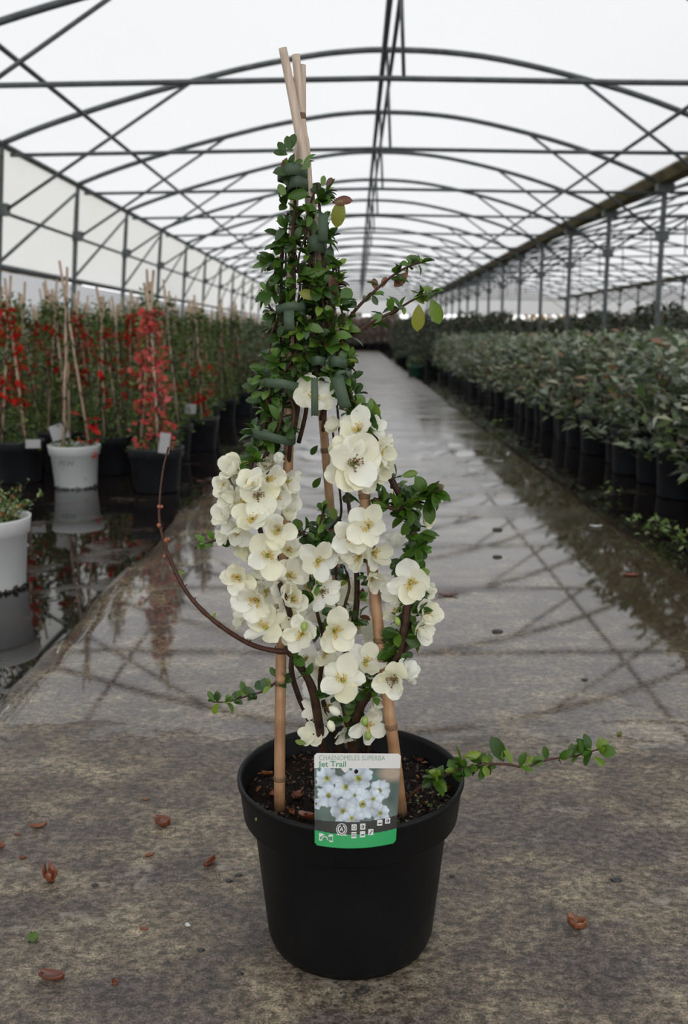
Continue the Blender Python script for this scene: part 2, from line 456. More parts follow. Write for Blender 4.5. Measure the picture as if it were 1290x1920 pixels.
# ================================================================== PLANT GEOMETRY
def leaf_pts(l, w, bend=.15, fold=.25, obov=.6, n=4):
    """verts/faces of a leaf lying along +Y, face up, folded on the midrib and drooping at the tip"""
    vs = [(0, 0, 0)]; fs = []
    for i in range(1, n):
        t = i / n
        ww = w * .5 * math.sin(PI * min(1, t ** 1.25)) ** .62
        y = l * t; z = -bend * l * t * t
        vs += [(-ww, y, z + fold * ww), (0, y, z), (ww, y, z + fold * ww)]
    vs.append((0, l, -bend * l))
    fs += [(0, 2, 1), (0, 3, 2)]
    for i in range(n - 2):
        a = 1 + 3 * i; b = a + 3
        fs += [(a, a + 1, b + 1, b), (a + 1, a + 2, b + 2, b + 1)]
    a = 1 + 3 * (n - 2); e = len(vs) - 1
    fs += [(a, a + 1, e), (a + 1, a + 2, e)]
    return vs, fs
def basis(loc, d, nrm, s=1.0):
    y = Vector(d).normalized(); n = Vector(nrm)
    x = y.cross(n)
    if x.length < 1e-4: x = y.orthogonal()
    x.normalize(); z = x.cross(y)
    m = Matrix((x, y, z)).transposed().to_4x4() @ Matrix.Scale(s, 4)
    m.translation = Vector(loc); return m
def rv(s=1.0): return Vector((U(-s, s), U(-s, s), U(-s, s)))
def put(mb, geo, m, col=None):
    mb.add([m @ Vector(v) for v in geo[0]], geo[1], col)

# cheap leaf for far plants
FL = ([(0, 0, 0), (-.5, .45, .08), (0, .5, 0), (.5, .45, .08), (0, 1, -.12)], [(0, 2, 1), (0, 3, 2), (1, 2, 4), (2, 3, 4)])
def far_leaf(mb, loc, d, n, l, w, col):
    m = basis(loc, d, n, 1); m = m @ Matrix.Diagonal((w, l, l, 1)); put(mb, FL, m, col)
def vary(c, a=.25):
    k = U(1 - a, 1 + a); return (c[0] * k * U(.9, 1.1), c[1] * k, c[2] * k * U(.85, 1.15))
def blossom(mb, loc, r, col, face=None):
    f = (face or rv()).normalized(); u, w = frame_for(f)
    for k in range(5):
        a = 2 * PI * k / 5 + U(-.2, .2); d = (u * math.cos(a) + w * math.sin(a)) + f * U(.1, .7)
        far_leaf(mb, loc, d, f, r, r * .9, vary(col, .18))

def pot_mesh(rt, rb, h, mat, rim=.04, n=28):
    mb = MB()
    lathe(mb, [(0, .004), (rb * .9, .0), (rb, .008), (rt * .9, h - rim - .002), (rt * .965, h - rim), (rt, h - .006), (rt * 1.01, h), (rt * .97, h), (rt * .95, h - .01), (rt * .86, h - rim * 1.2)], n)
    return mb.mesh('pot', mat)
def soil_mesh(r, h, n=20):
    mb = MB(); vs = [(0, 0, h)]; fs = []
    for j in (1, 2, 3):
        for k in range(n):
            a = 2 * PI * k / n; vs.append((r * j / 3 * math.cos(a), r * j / 3 * math.sin(a), h + U(-.006, .008)))
    for k in range(n):
        k2 = (k + 1) % n; fs.append((0, 1 + k, 1 + k2))
        for j in (0, 1): fs.append((1 + j * n + k, 1 + (j + 1) * n + k, 1 + (j + 1) * n + k2, 1 + j * n + k2))
    mb.add(vs, fs); return mb.mesh('soil', M['soil'])

# ---- right-hand shrubs (grey-green oval leaves, three crowns shared)
def shrub_crown(seed, hgt=.57, rad=.28, nl=330, cols=None, ll=.078, z0=.15):
    random.seed(seed); mb = MB()
    cols = cols or [(.145, .17, .105), (.095, .125, .070), (.215, .24, .165), (.05, .075, .035), (.28, .30, .225), (.085, .13, .035)]
    for i in range(nl):
        a = U(0, 2 * PI); t = R() ** .8; z = z0 + hgt * t
        rr = rad * (math.sin(PI * min(1, .22 + .70 * t)) ** .6) * (R() ** .35) * U(.8, 1.08)
        p = Vector((rr * math.cos(a), rr * math.sin(a), z))
        d = Vector((math.cos(a) * 1, math.sin(a) * 1, U(-.3, .9))) + rv(.6)
        n = Vector((0, 0, 1)) + rv(.6)
        if R() < .08:
            c = vary((.20, .115, .06), .3)
        else: c = vary(random.choice(cols), .3)
        c = tuple(q * (1.35 if seed < 20 else 1) for q in c)
        l = ll * U(.6, 1.25); far_leaf(mb, p, d, n, l, l * .48, c)
    return mb.mesh('foliage', M['foliage'])
def stems_mesh(seed, h, r, n=6):
    random.seed(seed); mb = MB()
    for i in range(n):
        a = U(0, 6.28); tube(mb, [(0.01 * math.cos(a), .01 * math.sin(a), .18), (r * .4 * math.cos(a), r * .4 * math.sin(a), h * .6), (r * .8 * math.cos(a), r * .8 * math.sin(a), h)], [.006, .004, .002], 5)
    return mb.mesh('stems', M['bark'])
shr_pot = pot_mesh(.135, .11, .235, M['pot_far']); shr_soil = soil_mesh(.122, .21)
shr_cr = [shrub_crown(s) for s in (11, 12, 13, 14)]
shr_st = [stems_mesh(s, .6, .2) for s in (21, 22)]
protos = []
for i in range(4):
    t = empty('potted_shrub', (0, 0, 0)); link('pot', shr_pot, t); link('soil', shr_soil, t); link('stems', shr_st[i % 2], t); o = link('foliage', shr_cr[i], t, kind='stuff')
    protos.append(t)
random.seed(5)
spots = []
y = 2.95; row = 0
while y < 46:
    st = .40 if y < 9 else (.5 if y < 18 else .85)
    nx = 6 if y < 9 else (5 if y < 20 else 4)
    for c in range(nx):
        x = 1.60 + c * (.38 if y < 9 else .46) + U(-.035, .035) + .012 * (y - 3)
        if y > 9 and c == 0 and R() < .1: continue
        if x < XR - .3 and y < 19.3: spots.append((x, y + U(-.05, .05) + .19 * (c % 2), c))
    y += st
spots.sort(key=lambda s: s[1])
print('right shrubs', len(spots))
used = [False] * 4; fr = 0; ORD = ['first', 'second', 'third', 'fourth', 'fifth', 'sixth', 'seventh', 'eighth', 'ninth', 'tenth', 'eleventh', 'twelfth']
for i, (x, y, c) in enumerate(spots[:300]):
    k = random.randrange(4)
    o = protos[k] if not used[k] else copy_tree(protos[k]); used[k] = True
    o.location = (x, y, BZ); o.rotation_euler = (0, 0, U(0, 6.28)); s = U(.93, 1.08); o.scale = (s, s, s * U(.97, 1.07))
    if c == 0 and fr < 12:
        o['label'] = 'grey-green shrub in black pot, front row at right, %s from the right picture edge' % ORD[fr]; o['group'] = 'front row of grey-green shrubs right of the path'; fr += 1
    elif c == 0:
        o['label'] = 'grey-green leafy shrub in a black pot in the front row right of the path'; o['group'] = 'front row of grey-green shrubs right of the path'
    else:
        o['label'] = 'grey-green leafy shrub in a black pot behind the front row on the right'; o['group'] = 'rear rows of grey-green shrubs on the right'
    o['category'] = 'shrub'
# darker, taller evergreens in the next span
random.seed(9)
dk_cr = [shrub_crown(s, .98, .38, 900, [(.040, .058, .030), (.065, .085, .045), (.095, .115, .070)], .095, .2) for s in (31, 32, 33)]
dk_pot = pot_mesh(.17, .14, .28, M['pot_far'])
dproto = []
for i in range(3):
    t = empty('potted_evergreen', (0, 0, 0)); link('pot', dk_pot, t); link('stems', shr_st[i % 2], t); link('foliage', dk_cr[i], t, kind='stuff'); dproto.append(t)
used = [False] * 3; n = 0
for r_ in range(5):
    for c in range(26):
        x = 4.2 + r_ * .8 + U(-.1, .1); y = 13 + c * .95 + r_ * .3 + U(-.1, .1)
        k = random.randrange(3); o = dproto[k] if not used[k] else copy_tree(dproto[k]); used[k] = True
        s = U(.84, 1.0); o.location = (x, y, BZ); o.rotation_euler = (0, 0, U(0, 6.28)); o.scale = (s, s, s)
        o['label'] = 'dark evergreen bush standing beyond the gutter posts on the right'; o['category'] = 'shrub'; o['group'] = 'dark evergreens in the next span'
# taller dark evergreens filling the far part of the right-hand bed
for r_ in range(3):
    for c in range(19):
        x = 1.62 + r_ * .75 + U(-.08, .08); y = 20 + c * .95 + U(-.1, .1)
        o = copy_tree(dproto[random.randrange(3)]); s = U(.92, 1.06); o.location = (x, y, BZ); o.rotation_euler = (0, 0, U(0, 6.28)); o.scale = (s * .9, s * .9, s)
        o['label'] = 'tall dark evergreen in the far part of the right-hand bed'; o['category'] = 'shrub'; o['group'] = 'tall dark evergreens far down the right-hand bed'
g_cr = shrub_crown(41, .2, .2, 200, [(.05, .11, .03), (.08, .15, .04)], .05, .16)
for (x, y, m, lb) in ((1.12, 17.5, 'pot_green', 'low bushy plant in a green pot at the far right edge of the path'), (1.18, 24, 'pot_far', 'low green plant in a black pot at the far right kerb')):
    t = empty('potted_plant', (x, y, BZ), lb, 'plant'); link('pot', pot_mesh(.14, .12, .2, M[m]), t); link('foliage', g_cr, t, kind='stuff')

# ---- left-hand trained quinces on canes
GREENS = [(.06, .115, .018), (.085, .155, .025), (.036, .072, .014), (.13, .20, .035), (.18, .24, .06)]
REDS = {'red': [(.62, .018, .015), (.48, .010, .014), (.68, .04, .02)], 'coral': [(.68, .12, .10), (.62, .08, .075), (.74, .18, .16)],
        'deep': [(.42, .008, .018), (.55, .012, .012)]}
def quince_far(seed, fl='red', nf=60, nl=700, bare=False, hgt=1.0, fz=(.25, .85)):
    random.seed(seed)
    fo = MB(); bl = MB(); st = MB(); canes = []
    for k in range(3):
        a = 2 * PI * k / 3 + .4 + seed; b = Vector((.085 * math.cos(a), .085 * math.sin(a), .18)); e = Vector((-.018 * math.cos(a), -.018 * math.sin(a), hgt + U(-.02, .06)))
        canes.append((b, e))
        sp = [b.lerp(e, t / 14) + rv(.022) for t in range(0, 13)]
        tube(st, sp, [.006 - .0003 * i for i in range(13)], 5)
        for i in range(nl // 3):
            t = R() ** (1.2 if not bare else .9); q = b.lerp(e, t * .93)
            rr = ((.03 if bare else .078) * (1 - .5 * t)) * math.sqrt(R()); ang = U(0, 6.28)
            p = q + Vector((rr * math.cos(ang), rr * math.sin(ang), U(-.01, .01)))
            l = U(.018, .036); far_leaf(fo, p, Vector((math.cos(ang), math.sin(ang), U(-.2, 1))) + rv(.4), Vector((0, 0, 1)) + rv(.7), l, l * .5, vary(random.choice(GREENS)))
    for i in range(150):
        a = U(0, 6.28); q = .115 * math.sqrt(R()); far_leaf(fo, (q * math.cos(a), q * math.sin(a), .2 + U(0, .05)), rv() + Vector((math.cos(a), math.sin(a), .4)) * .7, Vector((0, 0, 1)) + rv(.6), U(.016, .03), .012, vary(random.choice(GREENS)))
    # flowers in bunches
    i = 0
    while i < nf:
        b, e = random.choice(canes); t = U(*fz); q = b.lerp(e, t) + rv(.035)
        for j in range(random.choice((2, 3, 4, 5))):
            blossom(bl, q + rv(.028), U(.014, .024), random.choice(REDS[fl])); i += 1
    return canes, fo, bl, st
qpot = pot_mesh(.14, .11, .225, M['pot_far'], .05); qpotw = pot_mesh(.135, .108, .225, M['pot_white'], .05); qsoil = soil_mesh(.125, .20)
def make_quince(seed, **k):
    bare = k.get('bare'); white = k.pop('white', False)
    canes, fo, bl, st = quince_far(seed, **k)
    t = empty('potted_quince', (0, 0, 0)); link('pot', qpotw if white else qpot, t); link('soil', qsoil, t)
    for b, e in canes:
        m = MB(); tube(m, [b - Vector((0, 0, .02)), e + (e - b) * U(.0, .06)], .0075, 6); m.build('cane', M['cane_far'], t)
    st.build('stem', M['bark'], t)
    fo.build('foliage', M['foliage'], t, kind='stuff')
    if bl.v: bl.build('blossom', M['blossom'], t, kind='stuff')
    return t
def place(t, x, y, label, rz=0, s=1, group=None):
    t.location = (x, y, BZ); t.rotation_euler = (0, 0, rz); t.scale = (s, s, s); t['label'] = label; t['category'] = 'flowering shrub'
    if group: t['group'] = group
    return t
T_red = make_quince(51, fl='red', nf=190, nl=1100); T_coral = make_quince(52, fl='coral', nf=340, nl=700, hgt=.98, fz=(.04, .88))
T_some = make_quince(53, fl='red', nf=55, nl=1500, fz=(.1, .5)); T_green = make_quince(54, fl='red', nf=5, nl=1700)
T_deep = make_quince(55, fl='deep', nf=45, nl=1400, fz=(.3, .8)); T_bare = make_quince(56, fl='red', nf=16, nl=200, bare=True, white=True, fz=(.05, .3), hgt=1.06)
place(T_red, -1.80, 4.95, 'quince on canes with scarlet flowers in a black pot at the far left edge', .3, 1)
place(T_bare, -1.45, 4.79, 'sparse leggy quince on a wigwam of canes in the white pot with print', 0.2, .98)
place(T_coral, -1.0, 4.66, 'quince column covered in coral-red flowers in a black pot beside the path', .9, 1.0)
place(T_some, -1.06, 6.35, 'green quince with scarlet flowers low down, black pot, just behind the coral one', 2, .98)
near = [(T_deep, -1.40, 5.25, 'quince with a deep red flower bunch standing behind the white pot'), (T_green, -1.92, 5.5, 'tall dark green quince rising behind the scarlet one at far left'),
        (T_deep, -1.70, 5.4, 'quince with few deep red bunches between the scarlet plant and the white pot'), (T_green, -1.16, 5.35, 'green quince with bare cane tips just left of the coral column'),
        (T_red, -2.2, 5.25, 'scarlet quince cut by the left edge of the picture'), (T_deep, -1.50, 5.95, 'deep red quince in the second row behind the white pot')]
placed = {id(T_red), id(T_bare), id(T_coral), id(T_some)}
def fresh(t):
    if id(t) in placed: return copy_tree(t)
    placed.add(id(t)); return t
for (t, x, y, lb) in near: place(fresh(t), x, y, lb, U(0, 6), U(.95, 1.04))
random.seed(77)
rest = []
y = 5.85; r_ = 0
while y < 30:
    for c in range(6 if y < 12 else 4):
        x = -1.18 - c * (.36 if y < 12 else .5) + U(-.05, .05) - .18 * (r_ % 2) * (.5)
        if (abs(x + 1.06) < .3 and abs(y - 6.35) < .35) or (abs(x + 1.5) < .25 and abs(y - 5.95) < .25): continue
        if abs(x + 1.16) < .25 and y < 5.8: continue
        rest.append((x, y + U(-.06, .06)))
    y += .42 if y < 12 else .8; r_ += 1
print('left quinces', len(rest))
for x, y in rest:
    k = R(); t = T_green if k < (.5 if y < 8 else .75) else T_some if k < .72 else T_deep if k < .9 else T_red if k < .97 else T_coral
    if y > 8 and R() < .6: t = T_green
    if y > 8.5 and x > -1.6: t = T_green
    kind = {id(T_green): 'mostly green', id(T_some): 'half green, half scarlet', id(T_deep): 'deep red flowered', id(T_red): 'scarlet flowered', id(T_coral): 'coral flowered'}[id(t)]
    place(copy_tree(t), x, y, '%s quince on canes in the crowded rows left of the path' % kind, U(0, 6), U(.92, 1.03), kind + ' quinces in the rows left of the path')
# loose green bushes by the left kerb farther on
lo_cr = [shrub_crown(s, .75, .3, 420, [(.06, .105, .03), (.09, .13, .05), (.035, .065, .022)], .055, .2) for s in (61, 62)]
lproto = []
for i in range(2):
    t = empty('potted_bush', (0, 0, 0)); link('pot', shr_pot, t); link('stems', shr_st[i], t); link('foliage', lo_cr[i], t, kind='stuff'); lproto.append(t)
used = [False, False]
for i, (x, y) in enumerate([(-1.12, 9.2), (-1.15, 9.9), (-1.1, 10.8), (-1.2, 11.8), (-1.1, 13), (-1.2, 14.3), (-1.1, 16), (-1.2, 18), (-1.1, 20.5), (-1.15, 23), (-1.2, 26), (-1.2, 30), (-1.3, 34), (-1.2, 39)]):
    o = lproto[i % 2] if not used[i % 2] else copy_tree(lproto[i % 2]); used[i % 2] = True
    o.location = (x, y, BZ); o.scale = (1, 1, U(.9, 1.08)); o.rotation_euler = (0, 0, U(0, 6))
    o['label'] = 'loose green bush in a black pot along the far left kerb'; o['category'] = 'shrub'; o['group'] = 'loose green bushes along the left kerb'
# beige dormant plants closing the far end of the path
be_cr = shrub_crown(71, 1.0, .34, 900, [(.40, .31, .26), (.33, .25, .21), (.46, .37, .31)], .13, .22)
bp = empty('potted_dormant_shrub', (0, 0, 0)); link('pot', dk_pot, bp); link('foliage', be_cr, bp, kind='stuff')
for i in range(26):
    o = bp if i == 0 else copy_tree(bp); o.location = (-2.6 + (i % 13) * .36 + .18 * (i // 13), 45.2 + .7 * (i // 13) + U(-.1, .1), BZ); o['label'] = 'beige leafless-looking shrub in a black pot across the far end of the path'
    o['category'] = 'shrub'; o['group'] = 'beige shrubs at the far end'; s = U(.9, 1.15); o.scale = (s, s, s * 1.25)
# outdoor hedges beyond the open gable
for (x0, x1, y, h, col, lb) in ((-7.6, -5.8, 18.5, 2.0, (.17, .13, .08), 'brown hedge outdoors glimpsed under the film at the far left'), (7.5, 13, 56, 3.0, (.36, .25, .11), 'tan hedge outdoors seen through the far gable'), (15, 24, 58, 2.6, (.33, .24, .15), 'brown hedge outdoors farther right beyond the gable'), (-14, -4, 58, 1.8, (.20, .17, .11), 'low brown hedge outdoors beyond the left corner of the gable')):
    mb = MB(); random.seed(int(x1 * 10))
    for i in range(1400):
        p = Vector((U(x0, x1), y + U(-.8, .8) * (4 if y < 20 else 1), U(0, h) * U(.85, 1.05))); far_leaf(mb, p, rv() + Vector((0, 0, .5)), rv(), .3, .2, vary(col, .3))
    o = mb.build('hedge', M['hedge']); o['label'] = lb; o['category'] = 'hedge'

# ---- the white pot at the left edge, and lettering on both white pots
def text_mesh(s, size, font_bold=0.0):
    cu = bpy.data.curves.new('text', 'FONT'); cu.body = s; cu.size = size; cu.offset = font_bold; cu.resolution_u = 3
    o = bpy.data.objects.new('text', cu); C.objects.link(o); bpy.context.view_layer.update()
    dg = bpy.context.evaluated_depsgraph_get(); me = bpy.data.meshes.new_from_object(o.evaluated_get(dg)); bpy.data.objects.remove(o)
    vs = [v.co.copy() for v in me.vertices]; fs = [tuple(p.vertices) for p in me.polygons]; return vs, fs
def on_pot(items, rt, rb, h, ang0=-PI / 2):
    mb = MB()
    for s, size, x0, z0, bold in items:
        vs, fs = text_mesh(s, size, bold)
        out = []
        for v in vs:
            z = z0 + v.y; r = rb + (rt * .9 - rb) * (z - .008) / (h - .05) + .0012; a = ang0 + (x0 + v.x) / r
            out.append((r * math.cos(a), r * math.sin(a), z))
        mb.add(out, fs)
    return mb
m = on_pot([('PSW', .042, -.078, .125, .0016), ('- - - -', .016, -.066, .104, .0004)], .135, .108, .225)
m.build('lettering', M['ink_pot'], T_bare)
m = MB(); r0 = .1155; pts = []
for k in range(3):
    a = 2 * PI * k / 3 + PI / 2; x = .06 + .009 * math.cos(a); z = .055 + .009 * math.sin(a); an = -PI / 2 + x / r0; pts.append((r0 * math.cos(an) * 1.02, r0 * math.sin(an) * 1.02, z))
tube(m, pts + [pts[0]], .0012, 4); m.build('recycling_mark', M['ink_pot'], T_bare)
WP = PZ(15, 1085, BZ)
WP = Vector((-1.145, 2.83, BZ))
wp = empty('potted_seedling', WP, 'low green plant in a white pot cut by the left edge', 'plant')
link('pot', qpotw, wp); link('soil', qsoil, wp)
random.seed(91); fo = MB(); st = MB()
for i in range(44):
    a = U(0, 6.28); l = U(.05, .16); p0 = Vector((U(0, .09) * math.cos(a), U(0, .09) * math.sin(a), .2)); p1 = p0 + Vector((math.cos(a) * l * .7, math.sin(a) * l * .7, l * U(.3, 1)))
    tube(st, [p0, p0.lerp(p1, .5) + Vector((0, 0, .01)), p1], [.0016, .0012, .0008], 4)
    for j in range(16):
        p = p0.lerp(p1, R()); c = vary(random.choice([(.15, .24, .06), (.08, .15, .035), (.20, .27, .09)]), .25)
        if R() < .06: c = (.35, .10, .03)
        far_leaf(fo, p + rv(.006), rv() + Vector((0, 0, .6)), Vector((0, 0, 1)) + rv(.7), U(.012, .024), U(.008, .012), c)
st.build('stem', M['twig'], wp); fo.build('foliage', M['foliage'], wp, kind='stuff')
m = on_pot([('A', .04, .03, .035, .001)], .135, .108, .225); m.build('lettering', M['ink_pot'], wp)
for t, rb in ((T_bare, .109), (wp, .109)):
    m = MB(); random.seed(3)
    for k in range(46):
        a = 2 * PI * k / 46 + U(-.05, .05); 
        if R() < .25: continue
        q = Vector((rb * 1.01 * math.cos(a), rb * 1.01 * math.sin(a), U(.006, .016))); tube(m, [q - Vector((0, 0, .006)), q + Vector((0, 0, U(.001, .007)))], [U(.004, .008), .003], 5)
    m.build('grime', M['pot_grime'], t, kind='stuff')
# white care cards among the far pots
for (x, y, z, w, h, tilt, lb) in ((-.93, 4.50, .20, .05, .10, .25, 'white plant card leaning in the coral quince pot'), (-1.03, 5.85, .28, .07, .06, .1, 'grey plant card in the pot behind the coral quince'), (-1.66, 4.78, .19, .075, .045, 0, 'grey card above a red flower print at the far left pot'), (-1.50, 4.75, .24, .09, .08, -.5, 'pale picture card tilted among the stems over the white pot')):
    m = MB(); box(m, (-w / 2, -.0006, 0), (w / 2, .0006, h)); o = m.build('plant_card', M['card_dull'], None, False); o.location = (x, y, z); o.rotation_euler = (-.2, tilt * .6, .1); o['label'] = lb; o['category'] = 'plant card'
# weeds along the right kerb
random.seed(17)
for (px, py, n, s, lb) in ((1225, 1000, 60, 1, 'small green weed at the right kerb near the black pots'), (925, 800, 34, 1.0, 'tuft of weeds at the right kerb farther along'), (1140, 925, 16, .8, 'tiny weed in the wet gap midway along the right kerb'), (1275, 1020, 34, .9, 'weed cut by the right edge of the picture'), (880, 770, 16, .8, 'farthest small weed tuft at the right kerb')):
    q = PZ(px, py, 0); m = MB(); mst = MB()
    for i in range(n):
        a = U(0, 6.28); rr = U(0, .09) * s; p = Vector((rr * math.cos(a), rr * math.sin(a) * 1.4, U(.004, .06) * s))
        far_leaf(m, p, rv() + Vector((0, 0, .5)), Vector((0, 0, 1)) + rv(.6), .028, .014, vary(random.choice([(.12, .21, .04), (.20, .27, .08)])))
        if i % 4 == 0: tube(mst, [(0, 0, -.014), p], .0009, 4)
    t = empty('weed', (q.x, q.y, 0), lb, 'weed'); m.build('foliage', M['foliage'], t, kind='stuff'); mst.build('stem', M['twig'], t)

# ================================================================== HERO POT
PC = P(657, 1743); PCX = (PC.x)
hero = empty('potted_quince', (PCX, HY, 0), 'white-flowering quince trained on three canes in a large black pot', 'potted plant')
HL = Vector((PCX, HY, 0))
mb = MB()
lathe(mb, [(0, .006), (.085, .004), (.096, .001), (.104, .004), (.1075, .014), (.1155, .09), (.1235, .168), (.1245, .170), (.1345, .1712), (.1362, .174), (.1405, .212), (.1435, .2185), (.1435, .2225), (.1415, .2245), (.1390, .2235), (.1365, .218), (.1325, .176), (.1225, .166), (.1145, .09), (.106, .02)], 96)
mb.build('pot', M['pot'], hero)
# compost
mb = MB(); vs = [(0, 0, .195)]; fs = []; n = 64; rings = 14
def soil_z(x, y): return .192 + .010 * noise.noise(Vector((x * 22, y * 22, 1))) + .006 * noise.noise(Vector((x * 70, y * 70, 4)))
for j in range(1, rings + 1):
    for k in range(n):
        a = 2 * PI * k / n; r = .1335 * j / rings; vs.append((r * math.cos(a), r * math.sin(a), soil_z(r * math.cos(a), r * math.sin(a)) - (.004 if j == rings else 0)))
for k in range(n):
    k2 = (k + 1) % n; fs.append((0, 1 + k, 1 + k2))
    for j in range(rings - 1): fs.append((1 + j * n + k, 1 + (j + 1) * n + k, 1 + (j + 1) * n + k2, 1 + j * n + k2))
mb.add(vs, fs); mb.build('soil', M['soil'], hero)
random.seed(101); mb = MB()
for i in range(1100):
    a = U(0, 6.28); r = .128 * math.sqrt(R()); x = r * math.cos(a); y = r * math.sin(a); z = soil_z(x, y) + .002
    c = random.choice([(.05, .022, .012), (.09, .035, .016), (.02, .012, .008), (.14, .05, .02), (.03, .02, .014), (.012, .008, .006)])
    l = U(.003, .011); d = rv() + Vector((0, 0, .1)); far_leaf(mb, (x, y, z), d, Vector((0, 0, 1)) + rv(.5), l, l * U(.25, .6), c)
for i in range(60):
    a = U(-1.2, .1); r = .1 + U(-.03, .025); x = r * math.cos(a); y = r * math.sin(a); z = soil_z(x, y) + .002
    far_leaf(mb, (x, y, z), rv() + Vector((0, 0, .5)), Vector((0, 0, 1)) + rv(.6), .007, .005, vary((.09, .14, .03)))
mb.build('bark_litter', M['chips'], hero, kind='stuff')
def curl_leaf(l, w, cup=.5, n=8, wob=.12, seed=0, curl=.3):
    """withered leaf: cupped, wavy rim"""
    random.seed(seed); vs = []; fs = []; m_ = 6
    for i in range(n + 1):
        t = i / n; ww = w * .5 * (math.sin(PI * (.04 + .92 * t)) ** .7)
        for j in range(m_ + 1):
            u = j / m_ * 2 - 1
            vs.append((ww * u, l * (t - .5), cup * w * (u * u) * .5 + curl * l * (t - .5) ** 2 + U(-1, 1) * wob * w * .25))
    for i in range(n):
        for j in range(m_):
            a = i * (m_ + 1) + j; fs.append((a, a + 1, a + m_ + 2, a + m_ + 1))
    return vs, fs
def dead_leaf_mesh(l, w, cup, seed, curl=.3, mat='dead', wob=.12):
    vs, fs = curl_leaf(l, w, cup, seed=seed, curl=curl, wob=wob); m = MB(); m.add(vs, fs)
    zm = min(v[2] for v in vs); m.v = [(a, b, c - zm) for a, b, c in m.v]; return m.mesh('leaf_blade', M[mat])
for (px, py, l, s) in ((557, 1488, .022, 1), (575, 1530, .026, 2), (548, 1520, .012, 3), (590, 1500, .014, 4), (785, 1420, .022, 5), (500, 1450, .018, 6), (840, 1470, .014, 7), (515, 1478, .015, 8), (795, 1500, .012, 9)):
    q = PZ(px, py, .2) - HL; o = link('dead_leaf', dead_leaf_mesh(l, l * .6, .8, s), hero, (q.x, q.y, soil_z(q.x, q.y) + .002)); o.rotation_euler = (U(-.4, .4), U(-.4, .4), U(0, 6))
    o['label'] = 'brown withered leaf lying on the compost' if 0 else None or 'withered brown leaf'

# ================================================================== CANES
def cane(pts, r, mat, label, nodes):
    a = Vector(pts[-1]); m = MB(); path = smooth_path(pts, 6)
    L = len(path)
    rad = [r[0] + (r[1] - r[0]) * i / (L - 1) for i in range(L)]
    t = empty('bamboo_cane', path[-1], label, 'cane')
    tube(m, [p - path[-1] for p in path], rad, 14); m.build('culm', mat, t)
    for nd in nodes:
        q = Vector(nd); i = min(range(L - 1), key=lambda k: (path[k] - q).length); d = (path[i + 1] - path[i]).normalized(); rr = rad[i]; c = path[i] - path[-1]
        m = MB(); tube(m, [c - d * .0035, c - d * .0012, c, c + d * .0012, c + d * .0035], [rr * .99, rr * 1.16, rr * 1.04, rr * 1.14, rr * .99], 14); m.build('node', M['node'], t)
    return t
SZ = .19
def foot(px, py, dy=None):
    q = PZ(px, py, SZ); return q
fL = foot(524, 1522); fR = foot(753, 1528)
apex = P(572, 300, .0)
cane([P(530, 90, -.012), P(548, 180, -.008), P(570, 300, -.010), P(600, 480, -.006), P(645, 700, -.008), P(683, 930, -.018), P(712, 1200, -.035), P(737, 1390, -.05), fR], (.0046, .0076), M['cane'], 'right bamboo cane, tallest of the three, leaning left at its top', [P(735, 1358, -.05), P(683, 940, -.018), P(715, 1215, -.03), P(617, 560, -.006)])
cane([P(555, 103, .004), P(567, 238, .003), P(575, 300, .006), P(590, 560, .03), P(605, 780, .055), P(620, 960, .07), P(634, 1120, .08), P(655, 1400, .095)], (.0046, .0062), M['cane'], 'middle bamboo cane standing behind the flowers in the gap', [P(566, 226, .003), P(609, 832, .06), P(596, 640, .04)])
cane([P(567, 122, .014), P(566, 235, .01), P(556, 300, .004), P(549, 440, -.002), P(543, 640, -.01), P(541, 850, -.018), P(532, 1060, -.024), P(526, 1280, -.03), fL], (.0040, .0070), M['cane'], 'left bamboo cane whose bare foot stands in the front of the pot', [P(526, 1283, -.03), P(541, 800, -.018), PY(524, 1450, fL.y + .01), P(543, 600, -.01)])

# ================================================================== HERO STEMS
def stem(pts, r0, r1, mat='bark', name='stem', sub=5, bumps=0.0):
    q = [P(*p) - HL for p in pts]; path = smooth_path(q, sub); L = len(path)
    m = MB(); rad = [(r0 + (r1 - r0) * i / (L - 1)) * PXM * (1 + bumps * U(-1, 1)) for i in range(L)]
    tube(m, path, rad, 8)
    # short spurs and thorns
    for i in range(2, L - 2, 3):
        if R() < .6:
            u, w = frame_for(path[i + 1] - path[i]); a = U(0, 6.28); d = u * math.cos(a) + w * math.sin(a) + Vector((0, 0, .3))
            tube(m, [path[i], path[i] + d.normalized() * (rad[i] + U(.001, .004))], [rad[i] * .45, rad[i] * .2], 5)
    m.build(name, M[mat], hero); return path
random.seed(202)
st = {}
st['main_l'] = stem([(640, 1500, -.01), (612, 1430, -.015), (600, 1370, -.03), (585, 1290, -.04), (556, 1240, -.045), (535, 1215, -.05)], 10, 6.5, bumps=.08)
st['wand'] = stem([(540, 1222, -.05), (515, 1220, -.052), (475, 1210, -.055), (430, 1185, -.06), (385, 1150, -.062), (350, 1110, -.06), (326, 1065, -.055), (308, 1018, -.05), (299, 975, -.045), (300, 930, -.04), (306, 880, -.035), (316, 838, -.03)], 5.5, 1.6, 'twig', bumps=.1)
st['l_up'] = stem([(553, 1215, -.048), (546, 1160, -.052), (530, 1110, -.055), (515, 1070, -.04), (492, 1010, -.03), (480, 950, -.03), (470, 880, -.04), (490, 820, -.02), (505, 760, -.015), (520, 690, -.02), (540, 620, -.01), (552, 540, -.02), (548, 460, -.02), (553, 380, -.02), (548, 300, -.02)], 5.5, 2.5)
